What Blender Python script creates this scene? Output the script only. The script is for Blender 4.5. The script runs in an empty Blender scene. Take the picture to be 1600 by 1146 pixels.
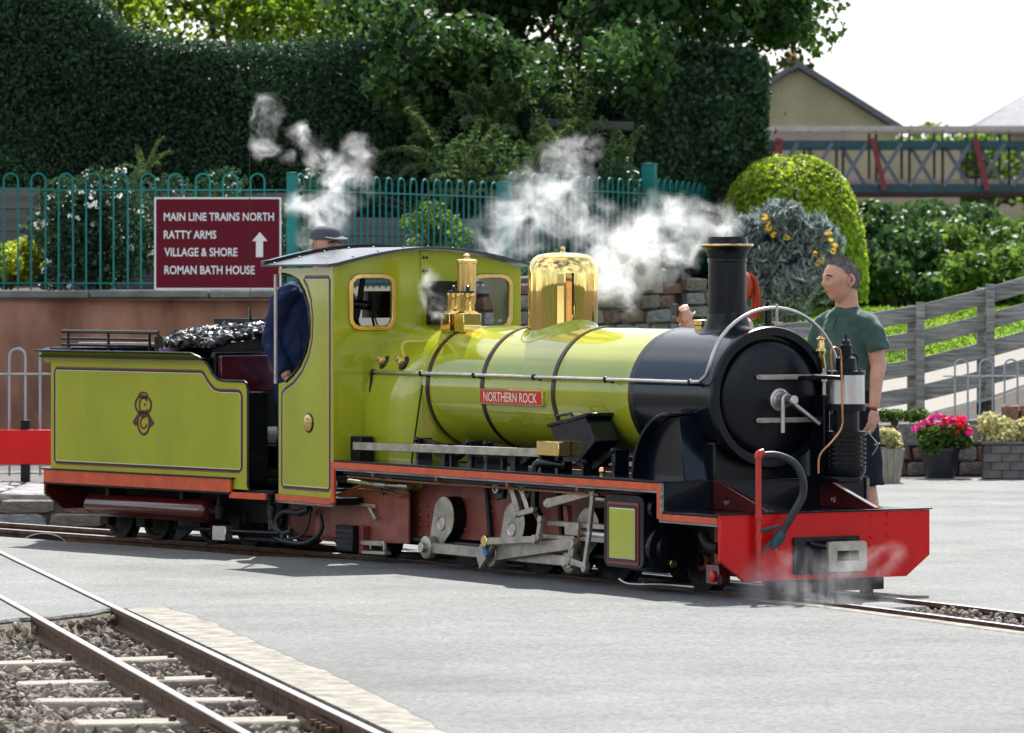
import bpy, bmesh, math, random
import numpy as np
from mathutils import Vector, Matrix, noise as mnoise
from mathutils.geometry import tessellate_polygon
R=math.radians; PI=math.pi
random.seed(7); rng=np.random.default_rng(7)
sc=bpy.context.scene; COL=sc.collection
# ---------------------------------------------------------------- camera
FOC=7600.0; YH=442.0; CH=1.65          # focal length in photo pixels, horizon row, camera height
cd=bpy.data.cameras.new('camera'); cam=bpy.data.objects.new('camera',cd); COL.objects.link(cam)
cam.location=(0,0,CH); cam.rotation_euler=(R(90),0,0)
cd.sensor_width=36; cd.lens=FOC/1600*36; cd.shift_y=-(573-YH)/1600; cd.clip_start=1; cd.clip_end=3000
cd.dof.use_dof=True; cd.dof.focus_distance=26.8; cd.dof.aperture_fstop=7.5
sc.camera=cam
# ---------------------------------------------------------------- sky, sun, exposure
SUNV=Vector((.133,1.397,1.731)).normalized()
w=bpy.data.worlds.new('World'); sc.world=w; w.use_nodes=True
nt=w.node_tree; bg=nt.nodes['Background']
sky=nt.nodes.new('ShaderNodeTexSky'); sky.sky_type='NISHITA'; sky.sun_disc=False
sky.sun_elevation=math.asin(SUNV.z); sky.sun_rotation=math.atan2(SUNV.x,SUNV.y)
sky.air_density=1.0; sky.dust_density=1.5; sky.ozone_density=2.0
# broken white cloud added as a guess for reflections, the same in every direction
wtc=nt.nodes.new('ShaderNodeTexCoord'); wmp=nt.nodes.new('ShaderNodeMapping'); wmp.inputs['Scale'].default_value=(1,1,1.8); nt.links.new(wtc.outputs['Generated'],wmp.inputs[0])
wnz=nt.nodes.new('ShaderNodeTexNoise'); wnz.inputs['Scale'].default_value=2.6; wnz.inputs['Detail'].default_value=7; wnz.inputs['Roughness'].default_value=.58; nt.links.new(wmp.outputs[0],wnz.inputs['Vector'])
wrp=nt.nodes.new('ShaderNodeValToRGB'); wrp.color_ramp.elements[0].position=.44; wrp.color_ramp.elements[1].position=.60; nt.links.new(wnz.outputs[0],wrp.inputs[0])
wmx=nt.nodes.new('ShaderNodeMix'); wmx.data_type='RGBA'; wmx.inputs[7].default_value=(7.4,7.5,7.8,1); nt.links.new(wrp.outputs[0],wmx.inputs[0]); nt.links.new(sky.outputs[0],wmx.inputs[6])
nt.links.new(wmx.outputs[2],bg.inputs[0]); bg.inputs[1].default_value=.108
sd=bpy.data.lights.new('sun','SUN'); so=bpy.data.objects.new('sun',sd); COL.objects.link(so)
sd.energy=5.0; sd.angle=R(.55); sd.color=(1,.975,.93); so.rotation_euler=SUNV.to_track_quat('Z','Y').to_euler(); so.location=(5,60,60)
sc.view_settings.view_transform='Standard'; sc.view_settings.look='None'
sc.view_settings.exposure=.92; sc.view_settings.gamma=1
sc.cycles.use_denoising=True; sc.cycles.max_bounces=10; sc.cycles.transparent_max_bounces=16
sc.cycles.volume_bounces=3; sc.cycles.sample_clamp_indirect=8; sc.cycles.caustics_reflective=False; sc.cycles.caustics_refractive=False
# ---------------------------------------------------------------- measuring helpers (photo pixel + a real plane -> metres)
def at(px,py,D): return Vector(((px-800)/FOC*D, D, CH-(py-YH)/FOC*D))
def G(px,py,z=0):
    D=(CH-z)*FOC/(py-YH); return Vector(((px-800)/FOC*D,D,z))
class Frame:
    def __init__(s,th,C): s.c,s.s=math.cos(R(th)),math.sin(R(th)); s.C=C; s.th=th
    def V(s,px,py,v):
        a=(px-800)/FOC; D=(v-s.C[0]*s.s-s.C[1]*s.c)/(-a*s.s-s.c); X=a*D
        return Vector((-((X-s.C[0])*s.c-(D-s.C[1])*s.s), v, CH-(py-YH)/FOC*D))
    def U(s,px,py,u):
        a=(px-800)/FOC; D=(-u+s.C[0]*s.c-s.C[1]*s.s)/(a*s.c-s.s); X=a*D
        return Vector((u,(X-s.C[0])*(-s.s)+(D-s.C[1])*(-s.c),CH-(py-YH)/FOC*D))
    def w(s,u,v,z=0): return Vector((s.C[0]-u*s.c-v*s.s,s.C[1]+u*s.s-v*s.c,z))
L=Frame(59.6,(1.6472,25.4642))
T=Frame(50.2,tuple(L.w(5.15,0))[:2])
# ---------------------------------------------------------------- mesh builder
class MB:
    def __init__(s): s.v=[]; s.f=[]
    def add(s,vs,fs):
        o=len(s.v); s.v+=[tuple(p) for p in vs]; s.f+=[tuple(i+o for i in f) for f in fs]; return s
    def box(s,x0,x1,y0,y1,z0,z1):
        x0,x1=min(x0,x1),max(x0,x1); y0,y1=min(y0,y1),max(y0,y1); z0,z1=min(z0,z1),max(z0,z1)
        return s.add([(x0,y0,z0),(x1,y0,z0),(x1,y1,z0),(x0,y1,z0),(x0,y0,z1),(x1,y0,z1),(x1,y1,z1),(x0,y1,z1)],
          [(0,3,2,1),(4,5,6,7),(0,1,5,4),(1,2,6,5),(2,3,7,6),(3,0,4,7)])
    def prism(s,poly,axis,t0,t1,holes=()):
        # poly: 2d points; axis 'x': (y,z) ; 'y': (x,z) ; 'z': (x,y)
        def P(a,b,t): return (t,a,b) if axis=='x' else ((a,t,b) if axis=='y' else (a,b,t))
        loops=[list(poly)]+[list(h) for h in holes]
        tris=tessellate_polygon([[Vector((a,b,0)) for a,b in l] for l in loops])
        flat=[p for l in loops for p in l]; n=len(flat)
        vs=[P(a,b,t0) for a,b in flat]+[P(a,b,t1) for a,b in flat]
        fs=[tuple(t) for t in tris]+[tuple(i+n for i in reversed(t)) for t in tris]
        o=0
        for l in loops:
            m=len(l)
            for i in range(m): j=(i+1)%m; fs.append((o+i,o+j,o+j+n,o+i+n))
            o+=m
        return s.add(vs,fs)
    def rings(s,rs,closed=True,cap=True):
        n=len(rs[0]); vs=[p for r in rs for p in r]; fs=[]
        for k in range(len(rs)-1):
            for i in range(n if closed else n-1):
                j=(i+1)%n; fs.append((k*n+i,k*n+j,(k+1)*n+j,(k+1)*n+i))
        if cap and closed:
            fs.append(tuple(range(n-1,-1,-1))); fs.append(tuple((len(rs)-1)*n+i for i in range(n)))
        return s.add(vs,fs)
    def cyl(s,p0,p1,r0,r1=None,n=20,cap=True):
        p0,p1=Vector(p0),Vector(p1); r1=r0 if r1 is None else r1
        q=(p1-p0).to_track_quat('Z','Y'); a=q@Vector((1,0,0)); b=q@Vector((0,1,0))
        return s.rings([[p+a*(r*math.cos(2*PI*i/n))+b*(r*math.sin(2*PI*i/n)) for i in range(n)] for p,r in ((p0,r0),(p1,r1))],cap=cap)
    def lathe(s,prof,o=(0,0,0),d=(0,0,1),n=32,cap=True):
        o=Vector(o); q=Vector(d).to_track_quat('Z','Y'); a=q@Vector((1,0,0)); b=q@Vector((0,1,0)); c=q@Vector((0,0,1))
        return s.rings([[o+c*h+a*(max(r,1e-4)*math.cos(2*PI*i/n))+b*(max(r,1e-4)*math.sin(2*PI*i/n)) for i in range(n)] for r,h in prof],cap=cap)
    def ball(s,c,r,n=12,sq=(1,1,1)):
        c=Vector(c); m=max(6,n//2+2)
        return s.rings([[c+Vector((sq[0]*r*math.sin(PI*k/m+1e-3)*math.cos(2*PI*i/n),sq[1]*r*math.sin(PI*k/m+1e-3)*math.sin(2*PI*i/n),-sq[2]*r*math.cos(PI*k/m))) for i in range(n)] for k in range(m+1)])
    def tube(s,pts,r,n=10,smooth=0,cap=True):
        pts=[Vector(p) for p in pts]; rr=r if isinstance(r,(list,tuple)) else [r]*len(pts)
        if smooth:
            P=[pts[0]]+pts+[pts[-1]]; RR=[rr[0]]+list(rr)+[rr[-1]]; o=[]; orr=[]
            for i in range(1,len(P)-2):
                for k in range(smooth):
                    t=k/smooth; a,b,c,d=P[i-1],P[i],P[i+1],P[i+2]
                    o.append(.5*((2*b)+(c-a)*t+(2*a-5*b+4*c-d)*t*t+(3*b-a-3*c+d)*t**3)); orr.append(RR[i]*(1-t)+RR[i+1]*t)
            o.append(pts[-1]); orr.append(rr[-1]); pts,rr=o,orr
        rs=[]; up=None
        for i,p in enumerate(pts):
            d=(pts[min(i+1,len(pts)-1)]-pts[max(i-1,0)]).normalized()
            if up is None:
                up=Vector((0,0,1)) if abs(d.z)<.9 else Vector((1,0,0))
            a=d.cross(up).normalized(); b=a.cross(d).normalized(); up=b
            rs.append([p+a*(rr[i]*math.cos(2*PI*k/n))+b*(rr[i]*math.sin(2*PI*k/n)) for k in range(n)])
        return s.rings(rs,cap=cap)
    def bar(s,p0,p1,hw,ht,nrm=(0,1,0)):
        # flat bar p0->p1; ht along nrm (thickness, full), hw the full height across
        p0,p1,n=Vector(p0),Vector(p1),Vector(nrm).normalized(); d=(p1-p0).normalized(); c=d.cross(n).normalized()
        w0,w1=(hw if isinstance(hw,(tuple,list)) else (hw,hw))
        return s.rings([[p+c*(w/2)-n*(ht/2),p+c*(w/2)+n*(ht/2),p-c*(w/2)+n*(ht/2),p-c*(w/2)-n*(ht/2)] for p,w in ((p0,w0),(p1,w1))])
def build(name,mb,mat,parent=None,bevel=0,smooth=True,ang=38,seg=1):
    me=bpy.data.meshes.new(name); me.from_pydata(mb.v,[],mb.f)
    bm=bmesh.new(); bm.from_mesh(me); bmesh.ops.recalc_face_normals(bm,faces=bm.faces); bm.to_mesh(me); bm.free()
    if smooth:
        me.polygons.foreach_set('use_smooth',[True]*len(me.polygons)); me.set_sharp_from_angle(angle=R(ang))
    if mat: me.materials.append(mat)
    o=bpy.data.objects.new(name,me); COL.objects.link(o)
    if parent is not None: o.parent=parent
    if bevel:
        m=o.modifiers.new('b','BEVEL'); m.width=bevel; m.segments=seg; m.limit_method='ANGLE'; m.angle_limit=R(40); m.harden_normals=False
    return o
def tag(o,label=None,cat=None,group=None,kind=None):
    if label: o['label']=label
    if cat: o['category']=cat
    if group: o['group']=group
    if kind: o['kind']=kind
    return o
def empty(name,loc,rz=0,label=None,cat=None,group=None):
    o=bpy.data.objects.new(name,None); COL.objects.link(o); o.location=loc; o.rotation_euler=(0,0,rz); o.empty_display_size=.1
    return tag(o,label,cat,group)
def link(name,me,parent=None,loc=(0,0,0),rot=(0,0,0),scale=(1,1,1)):
    o=bpy.data.objects.new(name,me); COL.objects.link(o); o.location=loc; o.rotation_euler=rot; o.scale=scale
    if parent is not None: o.parent=parent
    return o
def rrect(x0,x1,y0,y1,r,n=5):
    p=[]
    for cx,cy,a in ((x1-r,y1-r,0),(x0+r,y1-r,90),(x0+r,y0+r,180),(x1-r,y0+r,270)):
        for k in range(n+1): t=R(a+90*k/n); p.append((cx+r*math.cos(t),cy+r*math.sin(t)))
    return p
def ribbon(mb,pts,wd,axis,t0,t1,closed=True):
    # flat painted/raised line following 2d points
    n=len(pts); A=[];B=[]
    for i,(x,y) in enumerate(pts):
        if closed: p,q=pts[i-1],pts[(i+1)%n]
        else: p,q=pts[max(i-1,0)],pts[min(i+1,n-1)]
        dx,dy=q[0]-p[0],q[1]-p[1]; l=math.hypot(dx,dy) or 1; nx,ny=-dy/l*wd/2,dx/l*wd/2
        A.append((x+nx,y+ny));B.append((x-nx,y-ny))
    def P(a,t): return (t,a[0],a[1]) if axis=='x' else ((a[0],t,a[1]) if axis=='y' else (a[0],a[1],t))
    vs=[P(a,t1) for a in A]+[P(b,t1) for b in B]+[P(a,t0) for a in A]+[P(b,t0) for b in B]; fs=[]
    for i in range(n if closed else n-1):
        j=(i+1)%n; fs+=[(i,j,n+j,n+i),(2*n+i,2*n+j,j,i),(n+i,n+j,3*n+j,3*n+i)]
    mb.add(vs,fs)
def textmesh(s,wd,ht,depth=.002,bold=.0):
    c=bpy.data.curves.new('t','FONT'); c.body=s; c.size=1; c.extrude=0; c.offset=bold; c.resolution_u=3
    o=bpy.data.objects.new('t',c); COL.objects.link(o); dg=bpy.context.evaluated_depsgraph_get()
    me=bpy.data.meshes.new_from_object(o.evaluated_get(dg)); vs=np.array([v.co[:] for v in me.vertices]); fs=[tuple(p.vertices) for p in me.polygons]
    bpy.data.objects.remove(o); bpy.data.meshes.remove(me)
    lo,hi=vs.min(0),vs.max(0); vs=(vs-lo)/(np.maximum(hi-lo,1e-6)); vs[:,0]*=wd; vs[:,1]*=ht
    return vs,fs
# ---------------------------------------------------------------- materials
def pm(name,col,rough=.5,metal=0,var=.12,scale=5,bump=0,bscale=60,coat=0,col2=None,rvar=.08,trans=0,tint=False,detail=4,streak=False,sheen=0,spec=None):
    m=bpy.data.materials.new(name); m.use_nodes=True; n=m.node_tree.nodes; l=m.node_tree.links; b=n['Principled BSDF']
    tc=n.new('ShaderNodeTexCoord'); nz=n.new('ShaderNodeTexNoise'); nz.inputs['Scale'].default_value=scale; nz.inputs['Detail'].default_value=detail+2; nz.inputs['Roughness'].default_value=.62
    src=tc.outputs['Object']
    if streak:
        mp=n.new('ShaderNodeMapping'); mp.inputs['Scale'].default_value=streak; l.new(src,mp.inputs[0]); src=mp.outputs[0]
    l.new(src,nz.inputs['Vector'])
    rp=n.new('ShaderNodeValToRGB'); c=Vector(col); c2=Vector(col2) if col2 else c*(1+var)
    rp.color_ramp.elements[0].position=.3; rp.color_ramp.elements[1].position=.7
    rp.color_ramp.elements[0].color=(*(c*(1-var)),1); rp.color_ramp.elements[1].color=(*c2,1)
    l.new(nz.outputs[0],rp.inputs[0]); out=rp.outputs[0]
    if tint:
        at_=n.new('ShaderNodeAttribute'); at_.attribute_name='tint'
        hs=n.new('ShaderNodeHueSaturation'); mr=n.new('ShaderNodeMapRange'); mr.inputs[3].default_value=.45; mr.inputs[4].default_value=1.6
        l.new(at_.outputs['Fac'],mr.inputs[0]); l.new(mr.outputs[0],hs.inputs['Value'])
        m2=n.new('ShaderNodeMapRange'); m2.inputs[3].default_value=.52; m2.inputs[4].default_value=.475; l.new(at_.outputs['Fac'],m2.inputs[0]); l.new(m2.outputs[0],hs.inputs['Hue'])
        l.new(out,hs.inputs['Color']); out=hs.outputs[0]
    l.new(out,b.inputs['Base Color'])
    b.inputs['Metallic'].default_value=metal
    n2=n.new('ShaderNodeTexNoise'); n2.inputs['Scale'].default_value=scale*3.1; n2.inputs['Detail'].default_value=3; l.new(src,n2.inputs['Vector'])
    mr=n.new('ShaderNodeMapRange'); mr.inputs[3].default_value=max(.02,rough-rvar); mr.inputs[4].default_value=min(1,rough+rvar); l.new(n2.outputs[0],mr.inputs[0]); l.new(mr.outputs[0],b.inputs['Roughness'])
    if coat: b.inputs['Coat Weight'].default_value=coat; b.inputs['Coat Roughness'].default_value=.04; b.inputs['Coat IOR'].default_value=1.5
    if spec is None and rough>=.7: spec=.2
    if spec is not None: b.inputs['Specular IOR Level'].default_value=spec
    if sheen: b.inputs['Sheen Weight'].default_value=sheen
    if bump:
        nb=n.new('ShaderNodeTexNoise'); nb.inputs['Scale'].default_value=bscale; nb.inputs['Detail'].default_value=4; l.new(tc.outputs['Object'],nb.inputs['Vector'])
        bp=n.new('ShaderNodeBump'); bp.inputs['Strength'].default_value=bump; bp.inputs['Distance'].default_value=.01; l.new(nb.outputs[0],bp.inputs['Height']); l.new(bp.outputs[0],b.inputs['Normal'])
    if trans:
        tr=n.new('ShaderNodeBsdfTranslucent'); hs2=n.new('ShaderNodeHueSaturation'); hs2.inputs['Value'].default_value=1.5; hs2.inputs['Hue'].default_value=.485; l.new(out,hs2.inputs['Color']); l.new(hs2.outputs[0],tr.inputs[0])
        mx=n.new('ShaderNodeMixShader'); mx.inputs[0].default_value=trans; l.new(b.outputs[0],mx.inputs[1]); l.new(tr.outputs[0],mx.inputs[2]); l.new(mx.outputs[0],n['Material Output'].inputs[0])
    return m
M={}
M['green']=pm('green_paint',(.395,.425,.020),.13,var=.12,scale=2.6,streak=(1,1,.45),coat=.95,rvar=.05,spec=.35,bump=.012,bscale=5)
M['greenlight']=pm('panel_green_paint',(.46,.48,.05),.18,var=.05,scale=3,coat=.7,rvar=.05)
M['black']=pm('black_paint',(.003,.006,.012),.2,var=.3,scale=6,coat=.25,rvar=.1,spec=.3)
M['satin']=pm('satin_black',(.004,.0055,.008),.3,var=.4,scale=7,rvar=.12,bump=.03,bscale=30,spec=.28)
M['sooty']=pm('sooty_black',(.009,.008,.007),.6,var=.5,scale=9,rvar=.2,bump=.2,bscale=50,col2=(.028,.022,.018),spec=.25)
M['red']=pm('red_paint',(.66,.009,.009),.3,var=.12,scale=4,coat=.1,rvar=.1,spec=.25,bump=.03,bscale=14)
M['signalred']=pm('red_pipe_paint',(.55,.03,.02),.35,var=.2,scale=14)
M['maroon']=pm('maroon_frame',(.24,.056,.04),.42,var=.3,scale=7,bump=.15,bscale=80,rvar=.12,col2=(.34,.098,.07),spec=.35)
M['maroongloss']=pm('maroon_gloss',(.085,.010,.010),.16,var=.15,scale=4,coat=.8)
M['valance']=pm('valance_red',(.64,.105,.04),.45,var=.22,scale=9,rvar=.12,spec=.25)
M['linered']=pm('lining_red',(.30,.03,.02),.35,var=.1)
M['lineblack']=pm('lining_black',(.012,.010,.010),.3,var=.1)
M['linewhite']=pm('lining_cream',(.75,.75,.55),.35,var=.05)
M['brass']=pm('polished_brass',(.95,.68,.25),.035,1,var=.06,scale=3,rvar=.03)
M['brassdull']=pm('dull_brass',(.80,.57,.22),.24,1,var=.08,scale=9,rvar=.08)
M['copper']=pm('copper_pipe',(.45,.22,.11),.3,1,var=.25,scale=20)
M['steel']=pm('bright_steel',(.55,.52,.48),.36,1,var=.18,scale=14,rvar=.12,bump=.04,bscale=120)
M['rod']=pm('motion_steel',(.42,.38,.32),.40,.65,var=.32,scale=12,rvar=.12,bump=.06,bscale=90)
M['silver']=pm('aluminium_jacket',(.62,.62,.62),.3,1,var=.2,scale=16,rvar=.12,streak=(1,1,.15))
M['roof']=pm('roof_grey',(.045,.05,.06),.30,var=.2,scale=6,rvar=.1)
M['rubber']=pm('rubber_hose',(.02,.022,.026),.5,var=.3,scale=20)
M['bluecap']=pm('blue_oil_cap',(.03,.16,.32),.5,var=.2)
M['coal']=pm('coal',(.012,.012,.014),.4,var=.4,scale=12,rvar=.15)
M['rag']=pm('purple_rag',(.16,.10,.26),.8,var=.3)
M['seat']=pm('seat_cover',(.70,.70,.68),.4,var=.05)
M['glass']=None
g=bpy.data.materials.new('window_glass'); g.use_nodes=True; gb=g.node_tree.nodes['Principled BSDF']; gb.inputs['Base Color'].default_value=(.9,.95,.93,1); gb.inputs['Transmission Weight'].default_value=1; gb.inputs['Roughness'].default_value=.02; gb.inputs['IOR'].default_value=1.05; M['glass']=g
M['rail']=pm('rail_rust',(.075,.038,.022),.75,var=.5,scale=14,bump=.3,bscale=90,col2=(.14,.08,.045),spec=.2)
M['railtop']=pm('rail_head',(.30,.30,.32),.34,1,var=.15,scale=12,rvar=.1)
M['sleeper']=pm('grey_timber',(.27,.24,.195),.85,var=.35,scale=9,bump=.6,bscale=70,streak=(1,14,6),col2=(.38,.345,.29))
M['concrete']=pm('concrete_edge',(.25,.23,.195),.95,var=.35,scale=9,bump=.9,bscale=60,col2=(.37,.345,.30),spec=.1)
M['ballast']=pm('ballast_stone',(.19,.165,.135),.9,var=.5,scale=3,bump=.4,bscale=60,tint=True,col2=(.31,.27,.22),spec=.2)
M['dirt']=pm('ballast_dirt',(.05,.043,.036),.95,var=.4,scale=6,bump=.6,bscale=40,col2=(.10,.085,.07),spec=.1)
M['grit']=pm('ballast_grit',(.13,.105,.075),.95,var=.5,scale=7,bump=.8,bscale=55,col2=(.24,.20,.15),spec=.1)
# ================================================================ SETTING
def tarmac_mat(name,k=1,vs_=70):
    m=bpy.data.materials.new(name); m.use_nodes=True; n=m.node_tree.nodes; l=m.node_tree.links; b=n['Principled BSDF']
    tc=n.new('ShaderNodeTexCoord'); P=tc.outputs['Object']
    def nz(s,d,r=.6,mp=None):
        x=n.new('ShaderNodeTexNoise'); x.inputs['Scale'].default_value=s; x.inputs['Detail'].default_value=d; x.inputs['Roughness'].default_value=r
        if mp:
            q=n.new('ShaderNodeMapping'); q.inputs['Scale'].default_value=mp; q.inputs['Rotation'].default_value=(0,0,R(12)); l.new(P,q.inputs[0]); l.new(q.outputs[0],x.inputs['Vector'])
        else: l.new(P,x.inputs['Vector'])
        return x
    def ramp(src,a,b_,p0,p1):
        r=n.new('ShaderNodeValToRGB'); r.color_ramp.elements[0].color=(*a,1); r.color_ramp.elements[1].color=(*b_,1); r.color_ramp.elements[0].position=p0; r.color_ramp.elements[1].position=p1; l.new(src,r.inputs[0]); return r
    def mul(a,b_,f=1):
        x=n.new('ShaderNodeMix'); x.data_type='RGBA'; x.blend_type='MULTIPLY'; x.inputs[0].default_value=f; l.new(a,x.inputs[6]); l.new(b_,x.inputs[7]); return x.outputs[2]
    base=ramp(nz(.9,6,.65).outputs[0],(.102*k,.107*k,.104*k),(.158*k,.163*k,.157*k),.3,.72)
    streak=ramp(nz(1.0,5,.7,(.8,2.2,1)).outputs[0],(.84,.84,.84),(1.08,1.08,1.08),.3,.7)
    v=n.new('ShaderNodeTexVoronoi'); v.inputs['Scale'].default_value=vs_; l.new(P,v.inputs['Vector'])
    spk=ramp(v.outputs['Color'],(.62,.62,.61),(1.32,1.31,1.27),.15,.85)
    spk2=ramp(nz(240,2).outputs[0],(.72,.72,.72),(1.25,1.25,1.25),.35,.65)
    stain=ramp(nz(.42,6,.7).outputs[0],(.66,.65,.63),(1,1,1),.33,.47)
    c=mul(mul(mul(mul(base.outputs[0],streak.outputs[0]),spk.outputs[0]),spk2.outputs[0]),stain.outputs[0])
    l.new(c,b.inputs['Base Color']); b.inputs['Roughness'].default_value=.82
    bp=n.new('ShaderNodeBump'); bp.inputs['Strength'].default_value=.55; bp.inputs['Distance'].default_value=.006; l.new(v.outputs['Distance'],bp.inputs['Height']); l.new(bp.outputs[0],b.inputs['Normal'])
    return m
M['tarmac']=tarmac_mat('worn_tarmac'); M['tarmac2']=tarmac_mat('coarse_tarmac',.86,52)
M['soil']=pm('garden_soil',(.07,.05,.035),.95,var=.4,scale=4,bump=.5,bscale=30)
gm=MB(); gm.add([(-400,-60,-.135),(400,-60,-.135),(400,1500,-.135),(-400,1500,-.135)],[(0,1,2,3)])
tag(build('ground',gm,M['dirt'],smooth=False),kind='structure')
hm=MB(); nh=60; rows=[]  # unseen dark ridge behind the camera, added to darken reflections in the paint
for j,(yy,zz) in enumerate(((-44,-1),(-48,2.0),(-56,3.6),(-70,5.),(-95,6),(-150,-1))): rows.append([(-320+640*i/nh,yy+3*mnoise.noise(Vector((i*.4,j,0))),zz+(1.4*mnoise.noise(Vector((i*.35,j*.7,4)))+.8*mnoise.noise(Vector((i*1.1,j*.9,8))) if 0<j<5 else 0)) for i in range(nh+1)])
hm.rings(rows,closed=False,cap=False); M['backdrop']=pm('backdrop_green',(.045,.06,.028),.95,var=.6,scale=.2,spec=.1); tag(build('reflection_backdrop',hm,M['backdrop']),kind='structure')
# --- track centre lines
def cr(P,k=8):
    P=[Vector(p) for p in P]; Q=[P[0]*2-P[1]]+P+[P[-1]*2-P[-2]]; o=[]
    for i in range(1,len(Q)-2):
        for j in range(k):
            t=j/k; a,b,c,d=Q[i-1:i+3]; o.append(.5*((2*b)+(c-a)*t+(2*a-5*b+4*c-d)*t*t+(3*b-a-3*c+d)*t**3))
    return o+[P[-1]]
h66=Vector((math.cos(R(67)),-math.sin(R(67)),0)); pf=L.w(-.75,0)
TRK=cr([pf+h66*5,pf+h66*2.4,pf+h66*.9,L.w(-.4,0),L.w(1,0),L.w(2.5,0),L.w(4,0),T.w(.9,0),T.w(2,0),T.w(3.5,0),T.w(6,0),T.w(10,0)])
def offset(P,v):
    o=[]
    for i,p in enumerate(P):
        d=(P[min(i+1,len(P)-1)]-P[max(i-1,0)]).normalized(); o.append(p+Vector((-d.y,d.x,0))*v)
    return o   # +v is the near side when walking away from the camera
RP=[(-.021,0),(.021,0),(.022,-.022),(.007,-.030),(.006,-.078),(.040,-.090),(.040,-.10),(-.040,-.10),(-.040,-.090),(-.006,-.078),(-.007,-.030),(-.022,-.022)]
def sweep(mb,P,prof,z=0):
    rs=[]
    for i,p in enumerate(P):
        d=(P[min(i+1,len(P)-1)]-P[max(i-1,0)]).normalized(); q=Vector((-d.y,d.x,0))
        rs.append([p+q*a+Vector((0,0,b+z)) for a,b in prof])
    return mb.rings(rs)
def rail(parent,P,z=.006):
    m=MB(); sweep(m,P,RP,z); r=build('rail',m,M['rail'],parent)
    m=MB(); sweep(m,P,[(-.017,.001),(-.010,.0025),(.010,.0025),(.017,.001),(.017,-.006),(-.017,-.006)],z); build('rail_head',m,M['railtop'],r)
trk=empty('loco_track',(0,0,0)); tag(trk,kind='structure')
rail(trk,offset(TRK,.235)); rail(trk,offset(TRK,-.235))
fd=Vector((.2155,-.976,0)).normalized(); fN=Vector((-1.0,17.81,0)); fF=Vector((-.49,17.81,0))
fc=(fN+fF)/2; fper=Vector((-fd.y,fd.x,0))        # points to the right-hand (far) rail
ftk=empty('foreground_track',(0,0,0)); tag(ftk,kind='structure')
for sg in (-1,1):
    rail(ftk,[fc+fper*(.236*sg)+fd*t for t in (4,2,0,-2,-4,-6,-8,-10,-12,-14,-20)],.008)
slm=MB(); slm.box(-.62,.62,-.10,.10,-.05,.05); slo=build('sleeper',slm,M['sleeper'],ftk,bevel=.012); ns=0
clm=MB(); clm.box(-.03,.03,-.035,.035,0,.014); clm.lathe([(.016,.012),(.017,.03),(.012,.04),(.002,.043)],(0,0,0),n=10)
clo=build('rail_clip',clm,M['rail'],ftk,bevel=.003); nc=0
for k,Dz in enumerate((22.3,21.2,20.15,19.15,18.25,17.35,16.4)):
    t=(Dz-17.81)/fd.y; c=fc+fd*t
    o=slo if ns==0 else link('sleeper',slo.data,ftk); ns=1
    if o is not slo: 
        mm=o.modifiers.new('b','BEVEL'); mm.width=.012; mm.segments=1
    o.location=c+Vector((random.uniform(-.1,.06),0,-.120+random.uniform(-.006,.004))); o.rotation_euler=(random.uniform(-.02,.02),random.uniform(-.015,.015),math.atan2(fper.y,fper.x)+random.uniform(-.05,.05))
    for v in (-.236-.062,-.236+.062,.236-.062,.236+.062):
        o=clo if nc==0 else link('rail_clip',clo.data,ftk); nc=1
        o.location=c+fper*v+Vector((0,0,-.09)); o.rotation_euler=(0,0,math.atan2(fper.y,fper.x))
for sg,Dz in ((-1,18.35),(1,18.6)):
    t=(Dz-17.81)/fd.y; c=fc+fper*(.236*sg-.012)+fd*t; m=MB()
    for k in (-1,1): pass
    m.bar(c-fd*.24+Vector((0,0,-.052)),c+fd*.24+Vector((0,0,-.052)),.045,.012,fper)
    for k in range(4):
        q=c+fd*(-.17+k*.113)+Vector((0,0,-.052)); m.cyl(q-fper*.045,q,.016,n=6)
    build('fishplate',m,M['rail'],ftk,bevel=.002)
# --- tarmac slabs
def slab(name,pts,z0,z1,mat,kind='structure',bev=.012):
    m=MB(); m.prism([(p[0],p[1]) for p in pts],'z',z0,z1); o=build(name,m,mat,smooth=False,bevel=bev); return tag(o,kind=kind)
def jag(P,amp,step=.12):
    o=[]
    for a,b in zip(P[:-1],P[1:]):
        a,b=Vector(a),Vector(b); n=max(1,int((b-a).length/step))
        for k in range(n): 
            p=a.lerp(b,k/n); o.append(p+Vector((mnoise.noise(p*3.1),mnoise.noise(p*3.3+Vector((9,2,0))),0))*amp)
    return o+[Vector(P[-1])]
near=[p for p in offset(TRK,.40)]
iL=[i for i in range(len(TRK))]
nearpts=[]
for i,p in enumerate(TRK):
    u=-((p.x-L.C[0])*L.c-(p.y-L.C[1])*L.s)
    v=.375 if u<-.6 else (.31 if u<4.2 else min(.72,.31+(u-4.2)*.5))
    nearpts.append(offset(TRK,v)[i])
nearpts=[p for p in nearpts if p.x>-3.6]
left=[G(-60,878),G(-200,880),G(-220,975)]
edge=[G(-20,972),G(30,966),G(95,964),G(165,951),G(205,951)]
conc_r=[G(262,950),G(330,973),G(407,1010),G(470,1034),G(547,1069),G(620,1104),G(695,1146),G(860,1240),G(1050,1370)]
A=nearpts+left+jag(edge,.06,.08)+jag(conc_r,.035,.1)+[Vector((3,10,0)),Vector((14,10,0)),Vector((14,14,0))]
slab('tarmac_yard',A,-.13,0,M['tarmac'])
farpts=[p for p in offset(TRK,-.30) if p.x>-2.6]
B=farpts+[Vector((-2.75,34.75,0)),Vector((-2.75,44,0)),Vector((60,46,0)),Vector((60,14,0))]
slab('tarmac_plaza',B,-.13,0,M['tarmac'])
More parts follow.
